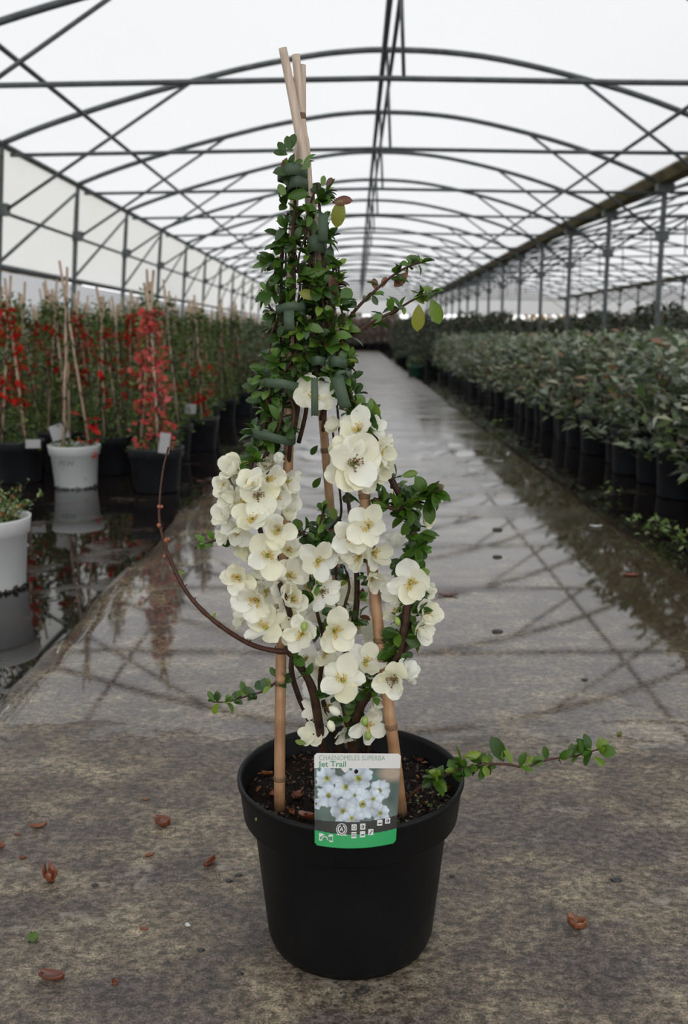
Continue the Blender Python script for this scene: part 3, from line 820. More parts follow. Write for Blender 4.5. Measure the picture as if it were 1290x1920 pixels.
st['l_back'] = stem([(640, 1480, .02), (580, 1350, .01), (558, 1300, .0), (546, 1250, .0), (556, 1190, .02), (550, 1120, .02), (520, 1030, .01), (500, 930, 0), (510, 850, 0), (530, 760, .01), (545, 680, .01), (530, 600, .01), (528, 500, 0), (540, 400, 0)], 6, 2.5)
st['mid'] = stem([(658, 1500, 0), (660, 1400, -.01), (650, 1340, -.01), (640, 1290, .0), (652, 1215, .0), (668, 1140, -.005), (668, 1060, -.01), (660, 990, 0), (650, 920, .03), (640, 840, .05), (632, 760, .05)], 9, 2, bumps=.08)
st['main_r'] = stem([(665, 1500, -.01), (665, 1400, -.02), (672, 1335, -.03), (700, 1290, -.04), (735, 1250, -.045), (756, 1190, -.045), (765, 1120, -.04), (778, 1050, -.035), (772, 985, -.03), (752, 935, -.02), (725, 880, -.02), (702, 820, -.03), (680, 780, -.03), (655, 740, -.03), (640, 690, -.02), (630, 640, -.02), (618, 560, -.02), (605, 480, -.02), (600, 400, -.02), (595, 345, -.02)], 9.5, 2.2, bumps=.08)
st['r_back'] = stem([(680, 1480, .02), (700, 1330, .0), (742, 1260, -.02), (765, 1200, -.02), (774, 1130, -.01), (768, 1070, 0), (780, 1010, 0)], 6, 2)
st['mid2'] = stem([(650, 1470, .01), (625, 1370, .0), (600, 1290, .0), (608, 1210, -.01), (595, 1150, -.03), (583, 1090, -.035), (574, 1050, -.035)], 6, 1.8)
st['mid3'] = stem([(652, 1240, .0), (645, 1150, -.02), (655, 1100, -.02), (645, 1060, .0)], 4, 1.6)
st['cent'] = stem([(500, 1040, -.02), (545, 1030, -.02), (575, 1022, -.02), (600, 1010, -.01), (600, 985, -.01), (605, 960, -.01)], 2.8, 1.4, 'twig')
st['cent2'] = stem([(560, 995, -.02), (590, 1015, -.02), (620, 1030, -.015), (635, 1055, -.01)], 2.6, 1.4, 'twig')
st['shootA'] = stem([(628, 650, -.01), (645, 610, -.01), (672, 575, -.01), (700, 548, -.01), (735, 518, -.01), (765, 500, -.01), (790, 492, -.01)], 3.4, 1.6, 'twig')
st['shootB'] = stem([(638, 640, .0), (662, 628, .0), (700, 603, .0), (740, 583, 0), (775, 562, 0), (812, 545, 0)], 3.4, 1.6, 'twig')
st['shootC'] = stem([(622, 640, -.02), (626, 580, -.02), (634, 530, -.02), (636, 490, -.02)], 2.6, 1.4)
st['low_r'] = stem([(760, 1500, -.045), (800, 1468, -.05), (850, 1447, -.055), (905, 1434, -.06), (950, 1433, -.065), (985, 1438, -.065), (1030, 1424, -.065), (1075, 1418, -.065), (1122, 1405, -.065)], 3.6, 1.4, 'twig')
st['low_l'] = stem([(545, 1262, -.02), (520, 1278, -.03), (495, 1295, -.035), (460, 1306, -.035), (425, 1316, -.035), (398, 1316, -.035)], 2.8, 1.2, 'twig')
st['left_t'] = stem([(480, 1020, -.03), (445, 1018, -.035), (415, 1012, -.035), (388, 1018, -.035), (365, 1028, -.035)], 2.8, 1.4, 'twig')
st['r_tip'] = stem([(700, 935, -.03), (740, 955, -.035), (770, 945, -.035), (800, 930, -.035), (815, 922, -.035)], 4, 2, 'twig')
st['tang1'] = stem([(500, 860, -.01), (520, 800, -.03), (498, 740, -.02), (515, 690, -.03), (505, 640, -.02), (525, 580, -.02), (512, 530, -.02), (530, 470, -.02)], 3.5, 1.8)
st['tang2'] = stem([(560, 830, -.01), (575, 760, -.02), (565, 700, -.02), (582, 640, -.025), (570, 580, -.02), (585, 520, -.02), (572, 460, -.02), (578, 400, -.02), (590, 360, -.02)], 4, 1.8)
st['tang3'] = stem([(540, 830, .0), (552, 740, .01), (600, 680, .01), (585, 600, .01), (612, 520, .01), (590, 430, .01)], 4, 2)
st['tang4'] = stem([(650, 760, -.01), (620, 700, -.02), (600, 650, -.02), (608, 590, -.02), (596, 530, -.02)], 4, 2)
st['tang5'] = stem([(480, 880, -.03), (512, 830, -.035), (528, 770, -.035), (520, 720, -.03), (545, 680, -.03), (560, 650, -.02)], 4.5, 2.5)
st['tang6'] = stem([(540, 900, -.01), (545, 820, -.035), (552, 770, -.035), (540, 730, -.03), (562, 690, -.03)], 4, 2.5)
for k_ in range(9):
    x0 = U(500, 640); stem([(x0 + U(-14, 14), yy + U(-8, 8), U(-.03, .0)) for yy in range(int(U(740, 830)), int(U(380, 520)), -55)], U(2.5, 4.2), 1.6)
st['fine_r'] = stem([(632, 1110, .03), (628, 1000, .045), (640, 960, .045), (632, 880, .045), (622, 790, .045)], 2.6, 2, 'bark')
# buds along the long bare wand
for (px, py, r, dy) in ((298, 985, 5, -.048), (312, 1013, 6, -.05), (316, 1011, 4, -.052), (298, 950, 4.5, -.043), (303, 950, 4, -.043), (308, 1043, 3.5, -.053), (327, 1065, 3, -.055)):
    q = P(px, py, dy) - HL; m = MB(); rr = r * PXM * .85
    lathe(m, [(0, -rr), (rr * .7, -rr * .7), (rr, 0), (rr * .7, rr * .7), (0, rr)], 10); m.build('bud', M['bud'], hero, loc=q)
m = MB()
for (px, py, dx, dyy) in ((984, 1438, 4, 14), (882, 1440, 1, 16), (1048, 1424, 5, 9)):
    a = P(px, py, -.065) - HL; b = P(px + dx, py + dyy, -.067) - HL; tube(m, [a, b], [.0011, .0001], 5)
m.build('thorn', M['twig'], hero)

# ================================================================== HERO LEAVES
LM = []
for (l, w, b, f) in ((1, .52, .18, .3), (1, .6, .30, .2), (1, .46, .06, .45), (1, .7, .22, .15), (1, .55, .5, .3)):
    vs, fs = leaf_pts(l, w * .98, b, f + .1, .62, 7); LM.append((vs, fs))
LME = {}
def leaf_mesh(k, mat):
    if (k, mat) not in LME:
        m = MB(); m.add(*LM[k]); LME[(k, mat)] = m.mesh('leaf', M[mat])
    return LME[(k, mat)]
leaves = []                                   # (matrix, kind, material)
def add_leaf(loc, d, nrm, size, mat=None):
    if mat is None:
        k = R(); mat = 'leaf' if k < .86 else 'leaf_light' if k < .975 else 'leaf_red'
    leaves.append((basis(loc, d, nrm, size), random.randrange(5), mat))
def tufts(path, t0, t1, n, spread, size=(.0115, .0195), light=.12, per=(3, 6), back=True):
    L = len(path) - 1
    n = int(n * 1.25) if n > 3 else n
    for i in range(n):
        t = t0 + (t1 - t0) * (i + R()) / n; f = t * L; k = min(int(f), L - 1); c = path[k].lerp(path[k + 1], f - k)
        a = U(-PI, PI); out = Vector((math.cos(a), math.sin(a), 0))
        if not back and out.y > .3: out.y *= -1
        c = c + out * U(.1, 1) * spread * PXM
        for j in range(random.randint(*per)):
            d = out * .8 + Vector((0, 0, U(-.25, .9))) + rv(.75)
            nn = Vector((0, -.45, .9)) + rv(.7)
            k_ = R(); mat = 'leaf_light' if k_ < light else ('leaf_red' if k_ > .985 else 'leaf')
            add_leaf(c, d, nn, U(*size) * (1.1 if mat == 'leaf' else .9), mat)
random.seed(303)
T = tufts
T(st['l_up'], .56, .99, 30, 22, light=.10); T(st['tang1'], .0, 1, 24, 24); T(st['tang2'], .12, 1, 24, 22); T(st['tang3'], .1, 1, 14, 20); T(st['tang4'], .2, 1, 14, 22)
T(st['main_r'], .63, .98, 26, 22); T(st['l_back'], .8, .99, 9, 20)
T(st['shootC'], .1, 1, 9, 12, light=.3); T(st['tang5'], 0, .4, 6, 22)
T(st['l_up'], .38, .56, 14, 24); T(st['tang5'], .5, 1, 6, 24); T(st['tang3'], .3, .8, 10, 34); T(st['main_r'], .6, .8, 10, 26)
T(st['main_r'], .19, .52, 28, 15, size=(.013, .021)); T(st['r_back'], .35, 1, 15, 20); T(st['r_tip'], .1, 1, 14, 16, size=(.014, .022))
T(st['cent'], .3, 1, 10, 14, light=.25); T(st['cent2'], 0, 1, 9, 14, light=.15)
T(st['mid'], .3, .62, 12, 14); T(st['mid2'], .45, 1, 5, 12); T(st['main_l'], .5, .9, 3, 12)
T(st['main_r'], .08, .18, 9, 14, light=.3); T(st['main_r'], .2, .42, 10, 8); T(st['mid'], .12, .3, 6, 12); T(st['fine_r'], .3, .9, 3, 10, size=(.018, .024), per=(2, 3), light=.3)
T(st['shootA'], .05, .8, 8, 5, size=(.011, .018), per=(2, 3), light=.3); T(st['shootA'], .85, 1, 4, 7, per=(3, 5), size=(.010, .016), light=.6)
T(st['shootB'], .1, .8, 8, 5, size=(.013, .02), per=(2, 3), light=.2); T(st['shootB'], .85, 1, 4, 7, per=(3, 5), size=(.010, .016), light=.6)
T(st['low_r'], .12, .42, 13, 12, light=.3, size=(.013, .02)); T(st['low_r'], .48, .88, 5, 3, size=(.012, .02), per=(1, 3), light=.4); T(st['low_r'], .9, 1, 4, 5, light=.6, size=(.012, .022), per=(2, 4))
T(st['low_l'], .1, 1, 9, 4, size=(.010, .016), per=(2, 4), light=.4); T(st['left_t'], .2, 1, 7, 6, size=(.010, .016), light=.5, per=(2, 4))
T(st['wand'], .50, .52, 1, 1, per=(1, 1), size=(.012, .014), light=1); T(st['wand'], .33, .35, 1, 1, per=(1, 1), size=(.009, .01), light=1)
def L1(px, py, dx, dy_, size, mat, nn=(0, -1, .2), dp=-.03, dep=0):
    a = P(px, py, dp) - HL; b = P(px + dx, py + dy_, dp + dep) - HL; leaves.append((basis(a, b - a, Vector(nn) + rv(.15), (b - a).length * size), 2 if abs(dx) > abs(dy_) else 0, mat))
# leaves that can be singled out in the photograph
L1(785, 570, -2, 52, 1, 'leaf_yellow', dp=0); L1(808, 560, 18, 48, 1, 'leaf_light', dp=0); L1(640, 372, -10, 55, 1.0, 'leaf_yellow'); L1(622, 380, 40, -5, 1, 'leaf_red')
L1(765, 510, -32, 35, .8, 'leaf_red', dp=-.01); L1(706, 545, -6, -24, 1, 'leaf_red', dp=-.01); L1(716, 540, 8, -22, 1, 'leaf_red', dp=-.01)
L1(800, 935, 8, 48, 1, 'leaf', dep=-.01); L1(800, 925, 34, -15, 1, 'leaf_light'); L1(795, 925, -17, -22, 1, 'leaf_light'); L1(805, 926, 34, 14, .9, 'leaf_light', (0, .3, 1)); L1(742, 893, 0, -28, 1, 'leaf_light', (1, 0, 0)); L1(752, 893, 32, -7, 1, 'leaf_light')
L1(695, 745, 9, 52, 1, 'leaf_light'); L1(545, 285, -8, -32, 1, 'leaf'); L1(540, 290, -28, -5, 1, 'leaf'); L1(538, 295, -8, 26, 1, 'leaf_red'); L1(545, 282, 6, -30, 1.1, 'leaf'); L1(550, 308, 18, -8, 1, 'leaf'); L1(536, 292, -14, -28, 1, 'leaf')
L1(605, 350, 2, -22, 1, 'leaf_light'); L1(612, 350, 12, -20, .9, 'leaf_red'); L1(536, 372, -14, -28, 1, 'leaf_light'); L1(535, 372, 44, -10, 1.0, 'leaf')
L1(536, 668, -30, -14, 1, 'leaf_light'); L1(500, 690, -34, -3, 1, 'leaf'); L1(495, 735, -26, 10, 1, 'leaf'); L1(615, 505, -45, 12, .9, 'leaf'); L1(600, 560, -45, -14, .9, 'leaf_yellow'); L1(620, 515, 10, 34, 1.1, 'leaf_red')
L1(945, 1428, -22, -45, 1, 'leaf'); L1(940, 1425, 12, -22, 1, 'leaf_light'); L1(985, 1434, 15, -16, 1, 'leaf_light'); L1(1025, 1424, -4, -24, 1, 'leaf'); L1(1120, 1408, 8, -26, 1, 'leaf_light'); L1(1112, 1418, 22, 18, 1, 'leaf_light'); L1(862, 1438, 0, -45, .9, 'leaf_light', (1, 0, 0), -.055); L1(868, 1420, 34, -8, 1, 'leaf_light', dp=-.055)
L1(410, 1318, -12, 22, 1, 'leaf_light'); L1(520, 1270, -14, -18, 1, 'leaf'); L1(460, 1300, -8, -22, 1, 'leaf'); L1(575, 1395, -22, -6, 1, 'leaf_light', dp=-.04); L1(480, 1540, 0, -8, .9, 'leaf_light', dp=-.11); L1(596, 835, -14, 18, 1, 'leaf', dp=.04); L1(602, 895, -16, 20, 1, 'leaf', dp=.04)
print('hero leaves', len(leaves))
order = list(range(len(leaves)))
# those nearest the camera stay single; the rest joined
order.sort(key=lambda i: leaves[i][0].translation.y - 1.2 * leaves[i][0].to_scale().x - (0.2 if i >= len(leaves) - 45 else 0))
singles = order[:290]
for i in singles:
    mtx, k, mat = leaves[i]; link('leaf', leaf_mesh(k, mat), hero, mw=mtx)
LC = {'leaf': [(.024, .060, .007), (.052, .122, .011), (.032, .080, .009), (.075, .155, .015), (.025, .064, .008)], 'leaf_light': [(.10, .20, .025), (.16, .24, .03)], 'leaf_red': [(.11, .035, .015)], 'leaf_yellow': [(.26, .27, .035)]}
mb = MB()
for i in order[290:]:
    mtx, k, mat = leaves[i]; put(mb, LM[k], mtx, vary(random.choice(LC[mat]), .15))
mb.build('leaves', M['foliage'], hero, kind='stuff')

# ================================================================== HERO FLOWERS
def petal_geo(cup, seed):
    random.seed(seed); vs = []; fs = []; n = 7; m_ = 6
    for i in range(n + 1):
        t = i / n; w = .46 * (math.sin(PI * min(1, .06 + .80 * t ** 1.0)) ** .8) if t < 1 else .20
        if i == n: w = .26
        for j in range(m_ + 1):
            u = j / m_ * 2 - 1; y = t - (.10 * u * u if i == n else .05 * u * u * t)
            z = cup * t * t * .62 - .0 + .48 * (u * w) ** 2 * 2 * (1 - .3 * t) + .05 * math.sin(5 * u + seed) * t * t + .03 * math.sin(9 * t + 3 * u) - .22 * max(0, t - .75) * 1.2
            vs.append((w * u, y, z))
    for i in range(n):
        for j in range(m_):
            a = i * (m_ + 1) + j; fs.append((a, a + 1, a + m_ + 2, a + m_ + 1))
    return vs, fs
PG = [petal_geo(c, s) for c, s in ((.35, 1), (.6, 2), (.2, 3), (.85, 4), (.5, 5))]
PME = []
for g in PG:
    m = MB(); m.add(*g); PME.append(m.mesh('petal', M['petal']))
def stamen_geo(seed, brown):
    random.seed(seed); m = MB()
    for i in range(22):
        a = U(0, 6.28); r = U(.03, .22); r *= 1.25; d = Vector((math.cos(a) * r, math.sin(a) * r, U(.24, .42))); tube(m, [(d.x * .2, d.y * .2, 0), d], [.010, .008], 4)
        q = d; m.add([q + Vector(v) * .042 for v in ((1, 0, 0), (-1, 0, 0), (0, 1, 0), (0, -1, 0), (0, 0, 1), (0, 0, -1))], [(0, 2, 4), (2, 1, 4), (1, 3, 4), (3, 0, 4), (2, 0, 5), (1, 2, 5), (3, 1, 5), (0, 3, 5)])
    return m.mesh('flower', M['stamen_brown' if brown else 'stamen'])
SG = [stamen_geo(1, 0), stamen_geo(2, 0), stamen_geo(3, 1)]
m = MB(); lathe(m, [(0, -.26), (.05, -.24), (.09, -.12), (.15, -.02), (.12, .03), (0, .05)], 10); CAL = m.mesh('calyx', M['calyx'])
# x, y, radius in pixels, facing (right, up) tilt, depth, openness, brown?
FL_ = [(455, 900, 30, -.3, .3, -.03, .8, 0), (480, 1090, 28, .1, .3, -.02, .8, 0), (500, 1110, 30, .3, 0, -.03, .9, 0), (460, 1140, 26, -.5, -.2, -.04, .8, 0), (515, 1015, 28, .4, -.2, -.04, .8, 0), (520, 930, 28, .5, .2, -.05, .8, 0), (500, 870, 26, .3, .6, -.03, .6, 0), (465, 945, 28, 0, -.3, -.045, .8, 0), (640, 1035, 26, -.4, -.4, -.03, .8, 0), (690, 850, 30, .3, .2, -.04, .8, 0), (650, 880, 30, -.2, -.5, -.05, .8, 0), (775, 1130, 26, .2, -.4, -.03, .8, 0), (700, 1190, 24, .2, 0, 0, .9, 0), (590, 1290, 26, -.1, .1, .01, .9, 0), (485, 929, 36, .1, -.1, -.075, 1, 1), (455, 940, 31, -.5, -.5, -.065, 1, 0), (506, 900, 33, .5, -.2, -.065, 1, 0), (440, 880, 36, -.9, .5, -.05, .6, 0), (425, 912, 31, -1.0, 0, -.05, .6, 0), (424, 960, 33, -1, -.1, -.05, .6, 0),
 (472, 972, 35, .4, .1, -.08, .9, 0), (447, 997, 31, -.1, -.9, -.06, .7, 0), (538, 905, 33, 1.0, 0, -.04, .7, 0), (521, 993, 38, -.2, .1, -.075, .8, 0), (503, 1040, 40, 0, .1, -.08, .9, 0), (523, 864, 21, 0, 1, -.05, .3, 0),
 (542, 940, 27, 1, -.3, -.03, .6, 0), (420, 1003, 22, -.8, -.6, -.04, .6, 0), (470, 905, 30, -.2, .3, -.075, .8, 0), (500, 955, 26, .4, -.4, -.055, .8, 0),
 (445, 1083, 35, -.5, .1, -.07, .7, 0), (478, 1127, 41, 0, 0, -.08, 1.1, 0), (496, 1172, 38, -.2, .8, -.07, 1.1, 0), (520, 1062, 24, .2, -1, -.07, .3, 0), (465, 1096, 26, -.3, -.6, -.06, .8, 0), (548, 1122, 36, .3, .5, -.055, .8, 0), (545, 1078, 36, .6, .2, -.05, .8, 0),
 (558, 1160, 34, -.4, .6, -.06, .7, 0), (564, 1190, 34, 0, -.1, -.08, 1.1, 0), (597, 1053, 36, .3, -.1, -.05, 1.0, 0), (606, 1110, 34, .6, -.3, -.04, .9, 1), (532, 1105, 31, -.1, 0, -.05, .9, 0), (536, 1150, 28, .1, -.2, -.05, .8, 0), (542, 1030, 28, .6, .3, -.045, .8, 0), (535, 960, 24, .8, -.2, -.045, .7, 0), (548, 1190, 22, -.2, -.6, -.055, .8, 0), (578, 1100, 30, .2, 0, .0, .9, 0), (512, 1148, 30, .4, .3, -.02, .8, 0),
 (631, 1184, 42, .1, -.1, -.07, 1, 0), (610, 1226, 28, -.1, .2, -.03, .9, 0), (642, 1272, 42, -.1, .3, -.075, 1.15, 0), (687, 1240, 36, .2, .2, -.05, .9, 0), (692, 1275, 24, -.2, -.5, -.04, .8, 0), (737, 1276, 41, 0, .0, -.08, 1.0, 1), (762, 1264, 28, .9, .3, -.06, .7, 0),
 (706, 1308, 27, .3, -.9, -.04, .5, 0), (584, 1332, 22, -.6, .4, -.02, .8, 0), (586, 1376, 27, -.5, .2, -.03, .8, 0), (692, 1362, 36, .6, -.2, -.055, 1.2, 0), (645, 1378, 25, .2, -.6, -.03, .8, 0), (600, 1252, 30, 0, 0, .01, 1, 0), (618, 1325, 30, .2, .1, .0, 1, 0), (572, 1235, 30, -.2, 0, .02, 1, 0),
 (666, 868, 50, .05, -.05, -.08, 1, 1), (670, 802, 37, 0, .4, -.06, 1.1, 0), (716, 842, 35, .9, .1, -.05, .7, 0), (712, 880, 28, .6, -.7, -.04, .7, 0), (703, 800, 24, .7, .4, -.04, .9, 0), (628, 800, 20, -.5, .3, -.03, .8, 0), (640, 850, 36, -.7, .1, -.06, .6, 0), (684, 902, 27, .3, -.9, -.05, .7, 0),
 (688, 986, 40, .1, .0, -.075, 1.1, 0), (659, 1008, 39, -.2, 0, -.07, .9, 0), (672, 1043, 36, -.2, -.6, -.06, .9, 0), (704, 1038, 32, .7, -.3, -.04, .8, 0), (700, 1082, 31, .6, -.8, -.04, .7, 0), (770, 1094, 41, -.05, .1, -.08, 1, 0), (734, 1096, 27, -.8, 0, -.05, .8, 1), (742, 1112, 27, -.7, -.3, -.04, .8, 0), (799, 1105, 24, .9, 0, -.03, .7, 0),
 (800, 1150, 33, .9, .1, -.04, .7, 0), (745, 1146, 29, -.7, .2, -.03, .8, 0), (790, 1183, 31, .6, -.3, -.05, .8, 0), (740, 1186, 25, -.6, 0, -.03, .8, 0), (652, 1112, 28, 0, .1, .01, 1, 0), (655, 1152, 30, .1, .2, .01, .9, 0), (672, 1172, 30, .4, .1, .01, .9, 0), (798, 975, 20, .8, .3, -.02, .8, 0), (738, 1012, 22, 0, 0, .0, .9, 0), (590, 742, 38, .3, .3, -.045, 1.1, 0), (575, 725, 22, -.7, .2, -.03, .8, 0), (640, 1215, 26, 0, 0, 0, 1, 0), (720, 1215, 26, .3, .3, -.01, .9, 0), (560, 1060, 26, .1, 0, .02, 1, 0), (545, 790, 24, .8, -.4, -.01, .7, 0), (455, 1160, 24, -.8, -.1, -.03, .7, 0), (600, 1145, 28, 0, 0, .01, 1, 0), (435, 985, 26, -.9, -.2, -.05, .6, 0), (430, 935, 28, -.9, .1, -.055, .6, 0), (485, 1060, 26, -.1, -.2, -.04, .8, 0), (460, 1030, 25, -.4, -.5, -.03, .7, 0)]
print('flowers', len(FL_))
random.seed(404)
big = sorted(range(len(FL_)), key=lambda i: -FL_[i][2])[:59]
for i, (x, y, r, tx, ty, dy, op, br) in enumerate(FL_):
    c = P(x, y, dy) - HL; op = op + U(-.12, .18); r = r * 1.06; face = Vector((tx + U(-.35, .35), -1.0, ty + .25 + U(-.35, .35))).normalized()
    u, w = frame_for(face); s = r * PXM
    X = u; Yv = face.cross(u)
    base = Matrix((X, Yv, face)).transposed().to_4x4(); base.translation = c - face * s * .25
    fm = base @ Matrix.Scale(s, 4)
    a0 = U(0, 6.28); joined = i not in big
    if not joined:
        fl = link('flower', SG[2 if br else random.randrange(2)], hero, mw=fm); link('calyx', CAL, fl)
    else: fmesh = MB()
    for ring in range(2 if r > 45 or (i % 6 == 0 and joined) else 1):
        for k in range(5):
            a = a0 + 2 * PI * k / 5 + U(-.18, .18) + ring * .6
            tilt = (1.05 - op) * 1.3 + U(-.15, .6) - ring * .25
            loc = Matrix.Rotation(a, 4, 'Z') @ Matrix.Translation((0, .05, .0 - .05 * ring)) @ Matrix.Rotation(max(-.2, tilt), 4, 'X') @ Matrix.Rotation(U(-.2, .2), 4, 'Y') @ Matrix.Diagonal((U(.76, 1.1), U(.88, 1.05), 1, 1))
            g = random.randrange(5)
            if not joined: link('petal', PME[g], fl, mw=loc)
            else: put(fmesh, PG[g], fm @ loc)
    if joined: fmesh.build('flower', M['petal'], hero)
# unopened buds
for (x, y, r, dx, dyy, dp) in ((628, 1333, 8, -1, 0, -.06), (621, 1362, 7.5, -.3, .5, -.06), (684, 1352, 6.5, 0, 1, -.065), (600, 1090, 5, -.3, .5, -.05), (690, 1380, 6, 0, -1, -.06), (745, 1165, 6, -.4, .6, -.05), (570, 1175, 6, 0, 1, -.085)):
    c = P(x, y, dp) - HL; m = MB(); s = r * PXM; lathe(m, [(0, -1.5 * s), (.7 * s, -1.0 * s), (s, 0), (.8 * s, 1.0 * s), (0, 1.7 * s)], 12); o = m.build('flower_bud', M['calyx' if r < 7 else 'petal'], hero, loc=c); o.rotation_euler = (0, dx * .9, 0)

# ================================================================== GREEN TIES
def strap(cx, cy, rx, ry, w, dp, label, tail=None, tilt=0.0, a0=0, a1=2 * PI):
    """a loop of soft green tape: rx/ry radii (pixels / metres in depth), w width px"""
    m = MB(); c = P(cx, cy, dp); n = 28; vs = []; fs = []
    for i in range(n + 1):
        a = a0 + (a1 - a0) * i / n; x = math.cos(a) * rx * PXM; y = math.sin(a) * ry
        z = math.tan(tilt) * x + .0012 * math.sin(3 * a); hw = w * .5 * PXM
        for z_ in (-hw, hw):
            vs.append((x * (1 + .03 * math.sin(5 * a)), y, z + z_))
    for i in range(n): fs.append((2 * i, 2 * i + 2, 2 * i + 3, 2 * i + 1))
    m.add(vs, fs)
    if tail:
        x0, y0, x1, y1, wt = tail; A = P(x0, y0, dp - ry - .001) - c; B = P(x1, y1, dp - ry - .006) - c; d = (B - A).normalized(); s = d.cross(Vector((0, 1, 0))).normalized() * wt * .5 * PXM; k = 8; vs = []
        for i in range(k + 1):
            t = i / k; q = A.lerp(B, t) + Vector((0, -.006 * math.sin(PI * t), 0)); vs += [q - s, q + s]
        m.add(vs, [(2 * i, 2 * i + 1, 2 * i + 3, 2 * i + 2) for i in range(k)])
    o = m.build('plant_tie', M['tape'], None, loc=c); o['label'] = label; o['category'] = 'plant tie'; o['group'] = 'green tape ties'
    md = o.modifiers.new('thickness', 'SOLIDIFY'); md.thickness = .0006
    del o['group']
    return o
strap(551, 328, 28, 0.034, 19, 0, 'topmost green tape tie round all three cane tips', tilt=.04)
strap(560, 350, 20, 0.032, 18, 0, 'second green tie from the top, just under the topmost')
strap(594, 462, 17, 0.031, 26, -.012, 'dark green tie on the right stem below the yellowing leaf', tail=(606, 400, 606, 455, 16))
strap(546, 578, 27, 0.034, 14, -.018, 'green tie with hanging tail on the left stem, halfway up', tail=(542, 582, 543, 620, 17), tilt=.1)
strap(598, 676, 14, 0.032, 15, -.02, 'short green tie left of the right cane, level with the kerb end')
strap(633, 678, 18, 0.034, 18, -.015, 'green tie round the right cane below the branching shoots', tilt=-.1)
strap(640, 703, 18, 0.034, 17, -.015, 'crumpled green tie with a tail above the upper right flowers', tail=(632, 706, 648, 765, 20), tilt=.1)
strap(531, 718, 34, 0.036, 15, -.02, 'wide green tie round the left stems at the height of the upper flower', tilt=-.12)
strap(513, 815, 38, 0.036, 15, -.022, 'wide green tie just above the big left flower cluster', tilt=-.22)
strap(590, 744, 6, .004, 60, -.085, 'upright green tape strip in front of the upper white flower', tilt=0)
strap(688, 962, 15, .013, 20, -.015, 'green tie round the right cane above the twin flowers', tail=(690, 966, 700, 985, 12))
strap(625, 981, 15, .013, 17, .065, 'green tie round the middle cane behind the flowers', tilt=.1)
strap(632, 1068, 13, .012, 14, .075, 'lowest dark tie, on the middle cane beside the flowers')

# ================================================================== PLANT LABEL
cTL = PY(589, 1412, .963); cTR = PY(752, 1413, .963); cBL = PY(590, 1584, .946); cBR = PY(742, 1580, .950)
nrm = (cTR - cTL).cross(cBL - cTL).normalized()
if nrm.y > 0: nrm = -nrm
O_ = cTL.copy()
def card(u, v, k=0.0):
    """u left to right, v top to bottom, k lift in metres"""
    q = cTL.lerp(cTR, u).lerp(cBL.lerp(cBR, u), v); b = (1 - (2 * u - 1) ** 2) * max(0, v - .35) / .65
    return q + nrm * (b * .006 + k) - O_ + Vector((0, 0, -.006 * b * max(0, v - .5)))
tag = empty('plant_label', O_, 'picture label with green lettering leaning on the front rim of the black pot', 'label')
def rr_inside(u, v, r=.045):
    x = min(u, 1 - u) * 164; y = min(v, 1 - v) * 175; r *= 164
    return True if x > r or y > r else math.hypot(r - x, r - y) <= r
flw = [(.37, .37, .135, 0), (.52, .275, .145, .4), (.77, .41, .115, .9), (.575, .555, .155, .2), (.345, .625, .13, .6), (.15, .275, .12, 1.1), (.79, .655, .10, .5), (.17, .46, .12, .3), (.02, .55, .06, 0), (.48, .46, .08, .7), (.70, .50, .10, .1), (.45, .70, .10, .3)]
random.seed(8)
def pic(u, v):
    if v < .165: 
        return (.52, .51, .485)
    if v < .215 and abs(u - .36) < (.215 - v) * 1.0: return (.52, .51, .485)
    g0 = .74 + (.02 * math.sin(u * 3.1)); 
    if v > .865 - .03 * (2 * u - 1) ** 2: return (.018, .25, .075)
    if v > .735 - .05 * (2 * u - 1) ** 2 * (1 if u > .5 else .2): return (.022, .022, .020)
    # photograph: blossoms over dim foliage
    nz = noise.noise(Vector((u * 6, v * 6, 0))); n2 = noise.noise(Vector((u * 22, v * 22, 5)))
    c = Vector((.055, .075, .06)) * (1 + .8 * nz) + Vector((.02, .03, .03))
    k1 = max(0, 1 - math.hypot((u - .90) / .20, (v - .22) / .12)); c = c.lerp(Vector((.30, .24, .18)), min(1, k1 * 1.6))
    k2 = max(0, 1 - abs((v - .22) - (u - .66) * .9) / .04) if .6 < u < .84 else 0; c = c.lerp(Vector((.05, .14, .10)), k2)
    best = None
    for (cx, cy, r, ph) in flw:
        dx = u - cx; dy = (v - cy) * 1.07; d = math.hypot(dx, dy); a = math.atan2(dy, dx) + ph
        R_ = r * 1.08 * (1 + .25 * n2) * (.88 + .2 * abs(math.cos(2.5 * a)) ** .6)
        if d < R_:
            k = d / R_; sh = .72 + .28 * abs(math.cos(2.5 * a)) + .12 * n2
            col = Vector((.40, .45, .49)) * (sh + .5 * nz) * (.82 + .25 * k)
            if k < .25: col = Vector((.22, .23, .06)) * (1 + n2) if k > .1 else Vector((.10, .08, .03))
            if k > .93: col = col * .75
            best = col
    if best is not None: c = best
    return (max(.004, c.x), max(.004, c.y), max(.004, c.z))
NU, NV = 150, 160; mb = MB(); idx = {}
def cv(i, j):
    if (i, j) not in idx: idx[(i, j)] = len(mb.v); mb.v.append(tuple(card(i / NU, j / NV)))
    return idx[(i, j)]
for j in range(NV):
    for i in range(NU):
        u = (i + .5) / NU; v = (j + .5) / NV
        if not rr_inside(u, v) or math.hypot((u - .49) * 164, (v - .20) * 175) < 4: continue
        mb.f.append((cv(i, j), cv(i, j + 1), cv(i + 1, j + 1), cv(i + 1, j))); mb.c.append(pic(u, v))
o = mb.build('card', M['print'], tag); md = o.modifiers.new('thickness', 'SOLIDIFY'); md.thickness = .0005; md.offset = 1
